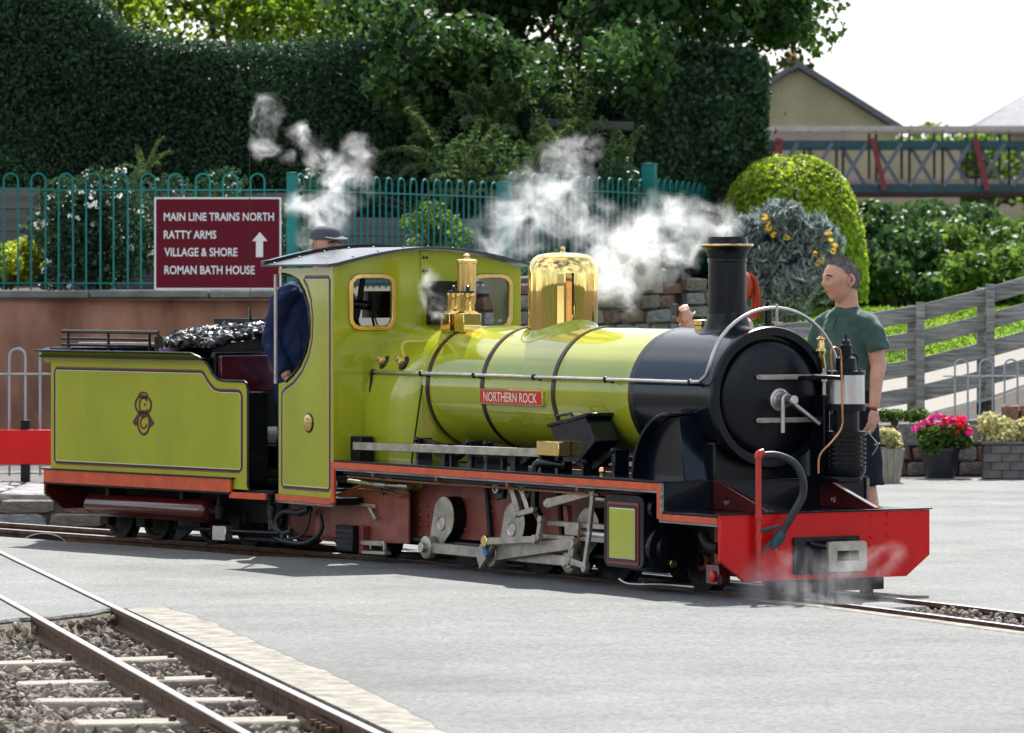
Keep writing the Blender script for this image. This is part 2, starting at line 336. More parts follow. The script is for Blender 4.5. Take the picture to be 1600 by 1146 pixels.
i0=[i for i,p in enumerate(TRK) if -((p.x-L.C[0])*L.c-(p.y-L.C[1])*L.s)>-.75 and -((p.x-L.C[0])*L.c-(p.y-L.C[1])*L.s)<4.8]
C=[offset(TRK,.165)[i] for i in i0]+[offset(TRK,-.165)[i] for i in reversed(i0)]
slab('crossing_infill',C,-.13,-.008,M['tarmac'])
# pale concrete edging strips
conc_l=[G(197,953),G(612,1146),G(1000,1370)]
slab('concrete_edging',jag(conc_r,.035,.1)+[Vector(p) for p in reversed(conc_l)],-.13,.006,M['concrete'],bev=.008)
fr=[p for p in TRK if -((p.x-L.C[0])*L.c-(p.y-L.C[1])*L.s)<-.05]
k=len(fr)
slab('track_edging',jag(offset(TRK,.375)[:k],.006)+jag(list(reversed(offset(TRK,.47)[:k])),.012),-.13,.005,M['concrete'],bev=.006)
bed=[G(-60,972),G(60,962),G(165,951),G(205,953),G(612,1146),G(1000,1370),Vector((-6,12,0)),Vector((-6,24,0))]
m=MB(); m.prism([(p[0],p[1]) for p in bed],'z',-.134,-.118); tag(build('ballast_bed',m,M['grit'],smooth=False),kind='structure')
ed_=jag(edge,.06,.08); m=MB(); m.rings([[p+Vector((0,.06,-.01)),p+Vector((0,-.05,-.03)),p+Vector((.02,-.26,-.116)),p+Vector((0,.06,-.13))] for p in ed_]); tag(build('ballast_ramp',m,M['grit']),kind='structure')
# newer, coarser tarmac patch laid over the near part of the yard
npch=jag([G(262,950),G(400,946),G(560,945),G(700,940),G(800,935),G(872,934)],.03,.1)
npt=[p for p in reversed(offset(TRK,.62)) if p.x>.55]
npch=[p for p in npch]+npt+[Vector((14,14,0)),Vector((14,10.5,0)),Vector((3,10.5,0))]+[p for p in reversed(jag(conc_r,.035,.1))]
tag(slab('tarmac_patch',npch,-.05,.0075,M['tarmac2'],bev=.004),kind='structure')
# --- ballast
def stones(name,polys,dens,size,zb,label,seed=1,zt=.03):
    r=np.random.default_rng(seed); t=(1+5**.5)/2
    ico=np.array([(-1,t,0),(1,t,0),(-1,-t,0),(1,-t,0),(0,-1,t),(0,1,t),(0,-1,-t),(0,1,-t),(t,0,-1),(t,0,1),(-t,0,-1),(-t,0,1)],float); ico/=np.linalg.norm(ico[0])
    fc_=np.array([(0,11,5),(0,5,1),(0,1,7),(0,7,10),(0,10,11),(1,5,9),(5,11,4),(11,10,2),(10,7,6),(7,1,8),(3,9,4),(3,4,2),(3,2,6),(3,6,8),(3,8,9),(4,9,5),(2,4,11),(6,2,10),(8,6,7),(9,8,1)])
    pts=[]
    for poly in polys:
        a=np.array([(p[0],p[1]) for p in poly]); lo,hi=a.min(0),a.max(0); n=int(dens*np.prod(hi-lo)); q=lo+r.random((n,2))*(hi-lo)
        ins=np.zeros(n,bool); j=len(a)-1
        for i in range(len(a)):
            c=((a[i,1]>q[:,1])!=(a[j,1]>q[:,1]))&(q[:,0]<(a[j,0]-a[i,0])*(q[:,1]-a[i,1])/(a[j,1]-a[i,1]+1e-12)+a[i,0]); ins^=c; j=i
        pts.append(q[ins])
    q=np.concatenate(pts); n=len(q); s=size*(.55+.9*r.random((n,1,1))**1.5)
    V=ico[None]*(.7+.6*r.random((n,12,1)))*s*np.array([1,.8,.62])[None,None]*(.8+.4*r.random((n,1,3)))
    A_=r.normal(size=(n,3,3)); Q,_=np.linalg.qr(A_); V=np.einsum('nij,nkj->nki',Q,V)
    V+=np.concatenate([q,zb+zt*r.random((n,1))],1)[:,None]
    Fc=(fc_[None]+12*np.arange(n)[:,None,None]).reshape(-1,3)
    me=bpy.data.meshes.new(name); me.from_pydata(V.reshape(-1,3),[],Fc)
    at_=me.attributes.new('tint','FLOAT','POINT'); at_.data.foreach_set('value',np.repeat(r.random(n),12).astype(np.float32))
    me.materials.append(M['ballast']); o=bpy.data.objects.new(name,me); COL.objects.link(o); return tag(o,label,'ballast',kind='stuff')
stones('ballast',[[G(-60,972),G(60,962),G(165,951),G(205,953),G(612,1146),G(800,1260),G(-300,1260)],[p+Vector((0,.02,0)) for p in ed_]+[p+Vector((.02,-.30,0)) for p in reversed(ed_)]],700,.026,-.142,'grey crushed stone ballast around the foreground track',1,.045)
stones('ballast',[[p+Vector((0,.03,0)) for p in ed_]+[p+Vector((.01,-.16,0)) for p in reversed(ed_)]],1500,.02,-.075,'loose stones at the ragged end of the tarmac crossing',6,.04)
fl=[p for p in offset(TRK,.2)[:k]]; fl2=[p for p in offset(TRK,-.22)[:k]]
ks=[i for i in range(k) if -((TRK[i].x-L.C[0])*L.c-(TRK[i].y-L.C[1])*L.s)<-.72]
stones('ballast',[[offset(TRK,.19)[i] for i in ks]+[offset(TRK,-.21)[i] for i in reversed(ks)]],900,.022,-.06,'pale ballast between the rails in front of the locomotive',2,.05)
lt=[i for i,p in enumerate(TRK) if p.x<-1.2]
stones('ballast',[[offset(TRK,.62)[i] for i in lt]+[offset(TRK,-.9)[i] for i in reversed(lt)]],420,.026,-.125,'dark ballast under the tender and behind it',3,.05)
# ================================================================ foliage
def leaf_mat(name,col,trans=.35,rough=.45,col2=None): return pm(name,col,rough+.08,var=.25,scale=1.3,trans=trans,tint=True,col2=col2,rvar=.12,spec=.32)
M['hedge']=leaf_mat('hedge_leaf',(.020,.062,.028),.25,.42,(.034,.088,.034))
M['tree']=leaf_mat('tree_leaf',(.026,.075,.018),.40,.42,(.042,.105,.022))
M['ivy']=leaf_mat('ivy_leaf',(.030,.078,.034),.25,.36,(.045,.10,.040))
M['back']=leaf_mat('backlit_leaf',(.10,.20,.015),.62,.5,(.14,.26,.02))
M['shrub']=leaf_mat('shrub_leaf',(.07,.15,.02),.4,.42,(.10,.20,.03))
M['lime']=leaf_mat('lime_leaf',(.22,.32,.02),.45,.4,(.34,.42,.04))
M['lav']=leaf_mat('silver_leaf',(.25,.31,.29),.25,.6,(.36,.43,.40))
M['fern']=leaf_mat('fern_leaf',(.06,.13,.035),.35,.5,(.10,.17,.05))
M['bark']=pm('bark',(.07,.05,.035),.9,var=.4,scale=6,bump=.8,bscale=25,streak=(4,4,.6))
M['dark_fill']=pm('dark_core_fill',(.022,.022,.012),.95,var=.4,scale=8)  # dark brown for light-blocking hedge cores and the fern bank
def leaves(name,P,N,size,mat,parent=None,rnd=.8,aspect=.55,seed=0,svar=.35,tintb=None):
    r=np.random.default_rng(seed+11); n=len(P); P=np.asarray(P,float)
    N=np.asarray(N,float)+rnd*r.normal(size=(n,3)); N/=np.linalg.norm(N,axis=1,keepdims=True)+1e-9
    T_=np.cross(N,r.normal(size=(n,3))); T_/=np.linalg.norm(T_,axis=1,keepdims=True)+1e-9; B_=np.cross(N,T_)
    s=(size*(1-svar+2*svar*r.random(n)))[:,None]
    c=.18*s*N
    V=np.stack([P-T_*s*.5,P-T_*s*.05+B_*s*aspect*.5+c,P+T_*s*.5,P-T_*s*.05-B_*s*aspect*.5+c],1).reshape(-1,3)
    i=4*np.arange(n)[:,None]; Fc=np.concatenate([i+np.array([[0,1,2]]),i+np.array([[0,2,3]])],1).reshape(-1,3)
    me=bpy.data.meshes.new(name); nv,nf=len(V),len(Fc)
    me.vertices.add(nv); me.vertices.foreach_set('co',V.astype(np.float32).ravel())
    me.loops.add(nf*3); me.loops.foreach_set('vertex_index',Fc.astype(np.int32).ravel())
    me.polygons.add(nf); me.polygons.foreach_set('loop_start',(3*np.arange(nf)).astype(np.int32)); me.update(calc_edges=True)
    t=r.random(n) if tintb is None else np.clip(tintb+.25*r.normal(size=n),0,1)
    a=me.attributes.new('tint','FLOAT','POINT'); a.data.foreach_set('value',np.repeat(t,4).astype(np.float32))
    me.materials.append(mat); o=bpy.data.objects.new(name,me); COL.objects.link(o)
    if parent is not None: o.parent=parent
    return o
def vnoise(P,s): return np.array([mnoise.noise(Vector(p)*s) for p in P])
def hedge(name,label,X0,X1,Y0,Y1,zb,topf,n,size,seed,mat='hedge',ends=True,group=None):
    # clipped hedge: leaves over front, top and ends, dark core added to block light
    r=np.random.default_rng(seed); e=empty(name,((X0+X1)/2,Y0,zb),0,label,'hedge',group); off=np.array(((X0+X1)/2,Y0,zb))
    m=MB(); K=24; xs=np.linspace(X0+.25,X1-.25,K); 
    rs=[]
    for x in xs:
        zt=topf(x)-.07; rs.append([(x-off[0],Y0+.3-off[1],0),(x-off[0],Y0+.3-off[1],zt-zb),(x-off[0],Y1-.25-off[1],zt-zb),(x-off[0],Y1-.25-off[1],0)])
    m.rings(rs); build('light_block_core',m,M['dark_fill'],e,smooth=False)
    zmax=max(topf(x) for x in xs); nf=int(n*.72); P=np.stack([X0+(X1-X0)*r.random(nf),np.full(nf,Y0),zb+(zmax-zb)*r.random(nf)],1)
    tp=np.array([topf(x) for x in P[:,0]]); P=P[P[:,2]<tp]
    bulge=.16*vnoise(P,1.1)+.10*vnoise(P,3.3); P[:,1]+=bulge+.22*r.random(len(P))**1.7
    N=np.tile((0,-1.,.25),(len(P),1))
    nt_=int(n*.18); Q=np.stack([X0+(X1-X0)*r.random(nt_),Y0+(Y1-Y0)*r.random(nt_),np.zeros(nt_)],1); Q[:,2]=[topf(x) for x in Q[:,0]]; Q[:,2]+=.10*vnoise(Q,2.5)-.15*r.random(nt_)+.05*r.random(nt_)
    N=np.concatenate([N,np.tile((0,-.3,1.),(nt_,1))]); P=np.concatenate([P,Q])
    if ends:
        ne=int(n*.10)
        for X,sx in ((X0,-1),(X1,1)):
            Q=np.stack([np.full(ne//2,X)-sx*.2*r.random(ne//2),Y0+(Y1-Y0)*r.random(ne//2),zb+(topf(X)-zb)*r.random(ne//2)],1); Q[:,0]+=.12*vnoise(Q,1.5); P=np.concatenate([P,Q]); N=np.concatenate([N,np.tile((sx,0,.2),(len(Q),1))])
    k=r.random(len(P))<.03; Q=P[k]+N[k]*(.06+.2*r.random((k.sum(),1))); P=np.concatenate([P,Q]); N=np.concatenate([N,N[k]])
    tb=np.clip(.5+.55*vnoise(P,.8)+.3*vnoise(P,2.6),0,1)
    leaves('foliage',P-off,N,size,M[mat],e,.75,.6,seed,tintb=tb); return e
def cloud(centers,rads,n,seed,shell=.55,flat=.85):
    # leaf positions in lumpy ellipsoids
    r=np.random.default_rng(seed); C=np.asarray(centers,float); Rr=np.asarray(rads,float); wgt=Rr**2.2; idx=r.choice(len(C),n,p=wgt/wgt.sum())
    d=r.normal(size=(n,3)); d/=np.linalg.norm(d,axis=1,keepdims=True); rad=(shell+(1-shell)*r.random(n)**.7)
    return C[idx]+d*(Rr[idx]*rad)[:,None]*np.array([1,1,flat]),d
def shrub(name,label,cat,base,centers,rads,n,size,mat,seed,stems=5,group=None,rnd=.9,aspect=.55,shell=.5,core=None):
    e=empty(name,base,0,label,cat,group); b=Vector(base); P,N=cloud(centers,rads,n,seed,shell); P=P-np.array(b)
    leaves('foliage',P,N,size,M[mat],e,rnd,aspect,seed)
    m=MB(); r=random.Random(seed)
    for k in range(stems):
        c=Vector(centers[r.randrange(len(centers))])-b; m.tube([(r.uniform(-.06,.06),r.uniform(-.06,.06),-.05),c*.5+Vector((r.uniform(-.05,.05),0,0)),c],[.022,.015,.006],6)
    build('stems',m,M['bark'],e); return e
def tree(name,label,base,trunk,centers,rads,n,size,seed,mat='tree',r0=.2,group=None,shell=.35,limbs=14):
    e=empty(name,base,0,label,'tree',group); b=Vector(base); r=random.Random(seed)
    top=Vector(trunk)-b; m=MB(); m.tube([(0,0,-.2),top*.3+Vector((r.uniform(-.1,.1),0,0)),top*.65+Vector((r.uniform(-.1,.1),0,0)),top],[r0*1.25,r0,r0*.85,r0*.6],14,4)
    build('trunk',m,M['bark'],e)
    m=MB()
    for k in range(limbs):
        c=Vector(centers[k%len(centers)])-b; s=top*r.uniform(.5,1); mid=s.lerp(c,.5)+Vector((r.uniform(-.2,.2),r.uniform(-.2,.2),r.uniform(0,.3))); m.tube([s,mid,c],[r0*.4,r0*.22,r0*.06],7,3)
    build('limbs',m,M['bark'],e)
    P,N=cloud(centers,rads,n,seed,shell); leaves('crown',P-np.array(b),N,size,M[mat],e,.9,.72,seed); return e
# --- hedges (clipped, shaded side towards us)
def X(px,D): return (px-800)/FOC*D
def Zp(py,D): return CH-(py-YH)/FOC*D
DH=52.
def top1(x):
    px=800+x/DH*FOC
    y=np.interp(px,[-700,100,140,185,240,300,345,420,520,620,720,830],[-120,-60,-5,40,58,66,78,70,62,70,85,120]); return Zp(y,DH)
hedge('clipped_hedge','tall dark clipped hedge behind the green fence, dipping beyond the sign',X(-620,DH),X(830,DH),DH,DH+1.6,1.4,top1,170000,.05,3)
D2=53.
hedge('clipped_hedge','square-topped ivy green hedge block under the overhanging tree at right',X(985,D2),X(1200,D2),D2,D2+1.8,1.2,lambda x:Zp(np.interp(800+x/D2*FOC,[985,1040,1150,1190,1210],[86,74,76,92,104]),D2),34000,.08,5,mat='ivy')
hedge('clipped_hedge','deep shaded hedge bank between the fern bank and the ivy block',X(790,54.5),X(1010,54.5),54.5,55.6,1.2,lambda x:Zp(150+20*math.sin(x*3),54.5),20000,.055,8,ends=False)
# --- overhanging broadleaf tree
rs_=random.Random(4)
def blobs(boxes,D0,D1,r0,r1,seed):
    q=random.Random(seed); C=[];Rr=[]
    for x0,x1,y0,y1,n in boxes:
        for _ in range(n):
            D=q.uniform(D0,D1); C.append(tuple(at(q.uniform(x0,x1),q.uniform(y0,y1),D))); Rr.append(q.uniform(r0,r1))
    return C,Rr
Dt=55.
C_,R_=blobs([(560,1010,-160,60,22),(880,1130,-120,60,12),(1050,1215,-150,30,9),],53,57,.45,.85,2); C2,R2=blobs([(610,765,20,150,12),(770,1000,40,130,10)],50.5,52,.28,.5,3); C_+=C2; R_+=R2
tree('broadleaf_tree','large broadleaf tree with grey trunk rising above the middle of the hedge',(X(798,Dt),Dt,1.3),at(800,-150,Dt),C_,R_,30000,.115,6,r0=.11)
C_,R_=blobs([(1130,1262,-20,42,15),(1160,1240,30,62,6),(1180,1215,55,72,2)],54,56,.14,.26,12)
tree('broadleaf_tree','thin leafy branch of the tree reaching over the white sky at right',at(1120,-60,55.5),at(1140,-40,55.5),C_,R_,3300,.10,16,r0=.04,shell=.1,limbs=16)
C_,R_=blobs([(150,600,-140,45,26),(330,600,-60,70,8)],57,61,.5,.95,22)
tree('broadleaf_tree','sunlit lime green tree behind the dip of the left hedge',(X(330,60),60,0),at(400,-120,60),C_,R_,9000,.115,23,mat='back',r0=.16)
C_,R_=blobs([(-60,160,-160,-20,10)],57,60,.6,1.,32)
tree('broadleaf_tree','dark tree filling the top left corner above the hedge',(X(60,58),58,0),at(60,-150,58),C_,R_,9000,.11,33,r0=.16)
C_,R_=blobs([(820,1010,90,200,10)],56.5,58,.4,.6,42)
tree('broadleaf_tree','shaded tree behind the trunk with sky glinting through its leaves',(X(900,57),57,0),at(910,60,57),C_,R_,5000,.10,43,r0=.08)
m=MB(); nx,ny=30,10; m.add([(-2.2+3.7*i/nx,48.2+4.2*j/ny,1.55+1.2*(j/ny)**.9+.12*mnoise.noise(Vector((i*.5,j*.6,0)))) for j in range(ny+1) for i in range(nx+1)],[(j*(nx+1)+i,j*(nx+1)+i+1,(j+1)*(nx+1)+i+1,(j+1)*(nx+1)+i) for j in range(ny) for i in range(nx)]); tag(build('fern_bank',m,M['dark_fill']),kind='structure')
# --- ferns on the bank
def fern(px,py,D,n,ln,seed):
    b=at(px,py,D); e=empty('fern',b,0,None,'fern'); r=random.Random(seed); P=[];N=[]; m=MB()
    for k in range(n):
        a=r.uniform(-PI,0) if k%3 else r.uniform(-PI,PI); l=ln*r.uniform(.7,1.2); pts=[]
        for j in range(15):
            t=j/14; pts.append(Vector((math.cos(a)*l*t*.55*(.4+.9*((k*7)%5)/5),math.sin(a)*l*t*.6,l*((.5+.32*((k*3)%4))*t-.62*t*t))))
        m.tube(pts[::2],.004,4)
        for j in range(2,15):
            side=Vector((-math.sin(a),math.cos(a),0)); wd=.11*ln*math.sin(PI*min(1,(j/14)*.85+.15))*1.3
            for sgn in (-1,1):
                for q in (.3,.6,.9): P.append(tuple(pts[j]+side*sgn*wd*q+Vector((0,0,-.02*q)))); N.append((math.cos(a)*.4,-1,.5))
    build('stems',m,M['fern'],e); leaves('fronds',np.array(P),np.array(N),.058*ln/.6,M['fern'],e,.3,.26,seed); return e
fl_=['upright fern left of the tree trunk','broad fern just below the tree trunk','pale fern right of the trunk above the fence post','arching fern low behind the fence between the steam plumes','small fern at the top of the bank','drooping fern beside the dark hedge gap','low fern behind the fence near the tall post','fern at the foot of the hedge behind the sign']
for k,(px,py,D,n,ln) in enumerate([(672,268,50.6,15,.8),(765,238,51,18,1.1),(858,268,50.7,14,.75),(722,312,49.5,15,.95),(905,225,51.3,15,.85),(962,292,50.6,12,.8),(815,322,49.6,15,1.0),(225,275,48,9,.5)]):
    tag(fern(px,py,D,n,ln,60+k),fl_[k],None,'ferns on the bank')
# ================================================================ terrace, walls and fences
M['render']=pm('brown_render',(.24,.11,.072),.9,var=.42,scale=1.6,bump=.2,bscale=40,col2=(.44,.235,.165),streak=(1.2,1.2,.5))
M['coping']=pm('stone_coping',(.20,.20,.19),.85,var=.3,scale=5,bump=.4,bscale=40)
M['teal']=pm('teal_paint',(.006,.165,.155),.42,var=.15,scale=4,spec=.3)
M['galv']=pm('galvanised',(.33,.37,.40),.45,.6,var=.15,scale=8)
M['signred']=pm('sign_maroon',(.13,.008,.02),.6,var=.06,spec=.15)
M['white']=pm('white_paint',(.80,.80,.78),.45,var=.04)
M['fgrey']=pm('weathered_fence',(.20,.20,.18),.85,var=.5,scale=5,bump=.6,bscale=60,streak=(.7,7,9),col2=(.42,.415,.38),spec=.2)
M['boardgrey']=pm('grey_boards',(.13,.13,.125),.85,var=.3,scale=3,bump=.4,bscale=40,streak=(.5,3,6))
M['stone']=pm('sandstone',(.23,.17,.145),.9,var=.4,scale=4,bump=.6,bscale=22,tint=False,col2=(.36,.30,.27))
M['stone2']=pm('grey_stone',(.24,.235,.225),.9,var=.4,scale=4,bump=.6,bscale=22,col2=(.40,.38,.36))
M['stone3']=pm('red_stone',(.21,.105,.08),.9,var=.35,scale=4,bump=.6,bscale=22,col2=(.30,.19,.15))
M['mortar']=pm('mortar',(.13,.12,.11),.95,var=.3,scale=8,bump=.5,bscale=30)
FP=[at(-620,450,42.),at(455,450,42.3),at(789,440,46.2),at(1015,415,49.8),at(1127,405,53.5)]
ZT=[(2.60,2.60),(2.60,2.60),(2.69,2.69),(2.72,2.72)]   # fence top per section
ZB=[1.59,1.62,1.72,1.80]
def wall_run(name,label,p0,p1,zt,th,mat,cope=True,z0=-.1,cap_mat=None):
    d=Vector((p1.x-p0.x,p1.y-p0.y,0)); ln=d.length; a=math.atan2(d.y,d.x); e=empty(name,(p0.x,p0.y,0),a,label,'wall')
    m=MB(); m.box(0,ln,0,th,z0,zt-.07); build('wall_face',m,M[mat],e,bevel=.01)
    if cope:
        n=max(1,int(ln/.9)); mm=MB(); mm.box(.004,.896*ln/(n*.9),-.03,th+.03,-.07,0); o=build('coping_stone',mm,M['coping'],e,bevel=.012); o.location=(0,0,zt)
        for k in range(1,n): q=link('coping_stone',o.data,e,(k*ln/n,random.uniform(-.006,.006),zt+random.uniform(-.004,.003))); b_=q.modifiers.new('b','BEVEL'); b_.width=.012
    return e
wall_run('retaining_wall','long brown rendered retaining wall under the green bow-top fence',FP[0],FP[1]+Vector((.3,.45,0)),1.585,.35,'render')
# stone retaining wall with individual stones
def stone_mesh(seed):
    r=random.Random(seed); m=MB(); m.box(-.5,.5,-.5,.5,-.5,.5); bm=bmesh.new(); me=bpy.data.meshes.new('stone'); me.from_pydata(m.v,[],m.f); bm.from_mesh(me)
    bmesh.ops.recalc_face_normals(bm,faces=bm.faces); bmesh.ops.bevel(bm,geom=bm.edges[:],offset=.13,segments=1,affect='EDGES')
    for v in bm.verts: v.co+=Vector((r.uniform(-.05,.05),r.uniform(-.08,.08),r.uniform(-.06,.06)))
    bm.to_mesh(me); bm.free(); return me
SM=[]
for k in range(9):
    me=stone_mesh(k); me.materials.append(M[('stone','stone2','stone3')[k%3]]); SM.append(me)
def stone_wall(name,label,p0,p1,ztf,th,zlo,row,ln_,seed,wts=(0,1,1,2)):
    d=Vector((p1.x-p0.x,p1.y-p0.y,0)); ln=d.length; a=math.atan2(d.y,d.x); e=empty(name,(p0.x,p0.y,0),a,label,'wall'); r=random.Random(seed)
    K=10; m=MB(); m.rings([[(ln*k/K,.05,-.1),(ln*k/K,.05,ztf(k/K)-.03),(ln*k/K,th,ztf(k/K)-.03),(ln*k/K,th,-.1)] for k in range(K+1)]); build('mortar_core',m,M['mortar'],e,smooth=False)
    z=zlo; 
    while True:
        h=row*r.uniform(.75,1.25); x=r.uniform(-.2,0)*ln_; any_=False
        while x<ln:
            w_=ln_*r.uniform(.55,1.5); xc=min(max(x+w_/2,0),ln)
            if z+h*.8<ztf(xc/ln)+.02 and xc>0 and x+w_<ln+.15:
                any_=True; k=r.choice(wts)+3*r.randrange(3); hh=h*r.uniform(.92,1.0)
                link('stone',SM[k],e,(xc,.05+r.uniform(-.015,.02),z+h/2),(0,r.uniform(-.03,.03),r.uniform(-.04,.04)),(w_*.95,.17,hh*.94))
            x+=w_
        z+=h
        if not any_ or z>3: break
    return e
stone_wall('stone_wall','rough stone terrace wall behind the dome and chimney',FP[2]+Vector((-.2,-.15,0)),FP[3]+Vector((.35,.1,0)),lambda t:1.70+.12*t,.4,1.0,.125,.42,3)
stone_wall('stone_wall','end of the stone terrace wall behind the chimney and red-haired person',FP[3]+Vector((.36,.0,0)),Vector((2.75,50.6,0)),lambda t:1.82-.75*t,.4,.75,.13,.30,9)
# bow-top fences: each hoop its own part
def hoop_mesh(wd,ht,r,n=6):
    m=MB(); pts=[(0,0,0),(0,0,ht-wd/2)]+[(wd/2-wd/2*math.cos(PI*k/8),0,ht-wd/2+wd/2*math.sin(PI*k/8)) for k in range(1,8)]+[(wd,0,ht-wd/2),(wd,0,0)]; m.tube(pts,r,n); return m
def bow_fence(name,label,p0,p1,z0,z1,pitch,mat,r=.0095,post0=True,post1=False,posth=.1,pw=.09,rails=((.06),(.86)),cat='fence',group=None):
    d=Vector((p1.x-p0.x,p1.y-p0.y,0)); ln=d.length; a=math.atan2(d.y,d.x); e=empty(name,(p0.x,p0.y,z0),a,label,cat,group); ht=z1-z0
    n=int((ln-.12)/pitch); o=None
    for k in range(n):
        x=.1+k*pitch
        if o is None: o=build('hoop',hoop_mesh(pitch*.52,ht,r),M[mat],e); o.location=(x,0,0)
        else: link('hoop',o.data,e,(x,0,0),(0,0,random.uniform(-.03,.03)))
    for t in rails:
        m=MB(); m.box(0,ln,-.012,.012,ht*t-.018,ht*t+.018) if False else m.box(0,ln,-.016,.016,ht*t-.006,ht*t+.006); build('rail',m,M[mat],e)
    for f_,x in ((post0,0),(post1,ln)):
        if f_: m=MB(); m.box(x-pw/2,x+pw/2,-pw/2,pw/2,-.05,ht+posth); m.box(x-pw*.55,x+pw*.55,-pw*.55,pw*.55,ht+posth,ht+posth+.012); build('post',m,M[mat],e,bevel=.004)
    return e
up=Vector((0,.12,0))
bow_fence('bow_top_fence','teal bow-top fence on the brown wall, the section carrying the sign',FP[0]+up,FP[1]+up,1.585,2.60,.238,'teal',post1=True,posth=.0)
bow_fence('bow_top_fence','teal bow-top fence running back behind the cab roof',FP[1]+up,FP[2]+up,1.60,2.60,.245,'teal',post0=False,post1=True,posth=.0,pw=.11)
bow_fence('bow_top_fence','teal bow-top fence half hidden by the steam behind the dome',FP[2]+up,FP[3]+up,1.72,2.70,.29,'teal',post0=False)
bow_fence('bow_top_fence','short closely barred teal fence right of the tall square post',FP[3]+up,FP[4]+up,1.80,2.72,.31,'teal',r=.011,post0=True,post1=True,posth=.14,pw=.135)
# terrace ground (garden soil behind the walls)
m=MB(); tp=[FP[0]+Vector((0,.2,0)),FP[1]+Vector((0,.2,0)),FP[2]+Vector((-.1,.2,0)),FP[3]+Vector((0,.3,0)),FP[4]+Vector((0,.3,0))]; zz=[1.50,1.50,1.60,1.7,1.75]
m.add([(p.x,p.y,z) for p,z in zip(tp,zz)]+[(2.6,57,1.9),(1.5,57,2.0),(-.4,57,1.9),(-3,57,1.7),(-7.5,57,1.6)],[(0,1,8,9),(1,2,7,8),(2,3,6,7),(3,4,5,6)])
tag(build('terrace_ground',m,M['soil'],smooth=False),kind='structure')
# timber boards in the garden
def boards(name,label,p0,p1,z0,n,bh):
    d=Vector((p1.x-p0.x,p1.y-p0.y,0)); ln=d.length; e=empty(name,(p0.x,p0.y,z0),math.atan2(d.y,d.x),label,'planter'); o=None
    for k in range(n):
        if o is None: m=MB(); m.box(0,ln,-.05,.05,0,bh*.96); o=build('board',m,M['boardgrey'],e,bevel=.008)
        else: link('board',o.data,e,(random.uniform(-.02,.02),random.uniform(-.012,.012),k*bh))
    return e
boards('timber_planter','grey timber board bed edging behind the fence at far left',at(-60,345,44.5),at(58,345,44.5),at(0,352,44.5).z-.45,4,.2)
boards('timber_planter','grey sleeper retaining step seen through the fence behind the cab roof',at(520,395,47),at(800,398,48.2),1.55,4,.185)
boards('timber_planter','shadowed grey boards behind the white flowering shrub',at(70,345,45.6),at(470,345,45.6),1.5,5,.2)
m=MB(); a,b=at(990,198,52.6),at(840,192,52.6); m.bar(a,b,.09,.05,(0,1,0)); tag(build('timber_rail',m,M['boardgrey'],bevel=.01),'weathered timber rail crossing the shaded bank near the tree trunk','rail')
# ---------------------------------------------------------------- station sign
Ds=41.9; e=empty('direction_sign',at(340,453,Ds),0,'maroon direction sign with white capitals and an up arrow on the fence','sign'); o0=at(340,453,Ds)
def S2(px,py): p=at(px,py,Ds)-o0; return (p.x,p.z)
x0,z0=S2(241,453); x1,z1=S2(439.5,308.5)
m=MB(); m.prism(rrect(x0,x1,z0,z1,.012),'y',0,.012); build('border_board',m,M['white'],e)
m=MB(); m.prism(rrect(x0+.016,x1-.016,z0+.016,z1-.016,.008),'y',-.003,.003); build('board',m,M['signred'],e)
for s,xa,xb,yb,yt in (('MAIN LINE TRAINS NORTH',256,428,345.5,332.5),('RATTY ARMS',256,338,373.5,360.5),('VILLAGE & SHORE',257,371,401,387.5),('ROMAN BATH HOUSE',257,398,429,415.5)):
    a=S2(xa,yb); b=S2(xb,yt); vs,fs=textmesh(s,b[0]-a[0],b[1]-a[1],bold=.018); m=MB(); m.add([(a[0]+v[0],-.0048,a[1]+v[1]) for v in vs],fs); build('lettering',m,M['white'],e,smooth=False)
m=MB(); m.prism([S2(*p) for p in ((406,363),(418,377),(411,377),(411,402),(400,402),(400,377),(394,377))],'y',-.0050,-.001); build('arrow',m,M['white'],e,smooth=False)
# ---------------------------------------------------------------- low platform, railing and red board at far left
e=empty('platform',(0,0,0)); tag(e,kind='structure')
m=MB(); m.box(-9,-2.72,35.05,42.4,-.13,.10); build('platform_fill',m,M['mortar'],e)
rr=random.Random(3); x=-9.
while x<-2.75:
    w_=rr.uniform(.35,.6); m=MB(); 
    for j in range(4): 
        link('paving_stone',SM[1+3*rr.randrange(3)],e,(x+w_/2,35.25+j*.55,.10),(rr.uniform(-.02,.02),rr.uniform(-.02,.02),rr.uniform(-.04,.04)),(w_*.97,.53,.07))
    for j in range(2): link('stone',SM[rr.choice((0,1,2))+3*rr.randrange(3)],e,(x+w_/2+rr.uniform(-.1,.1),35.05,-.04+.10*j-.02),(0,0,rr.uniform(-.1,.1)),(w_*.9,.16,.1))
    x+=w_
bow_fence('hoop_railing','galvanised hoop railing on the platform behind the tender',at(-150,742,37.3),at(170,742,37.3),.17,1.145,.236,'galv',r=.0105,post0=False,rails=(.02,.80),cat='railing')
m=MB(); a=at(-120,672,37.1); b=at(165,726,37.1); m.box(a.x,b.x,37.1,37.15,b.z,a.z); rb=build('red_board',m,M['red'],bevel=.006); tag(rb,'long red painted board fixed low on the galvanised railing','board')
m=MB(); q=at(40,740,37.2); m.box(q.x-.035,q.x+.035,37.16,37.23,.10,.6); tag(build('board_post',m,M['satin'],bevel=.004),'short black post holding up the red board','post')
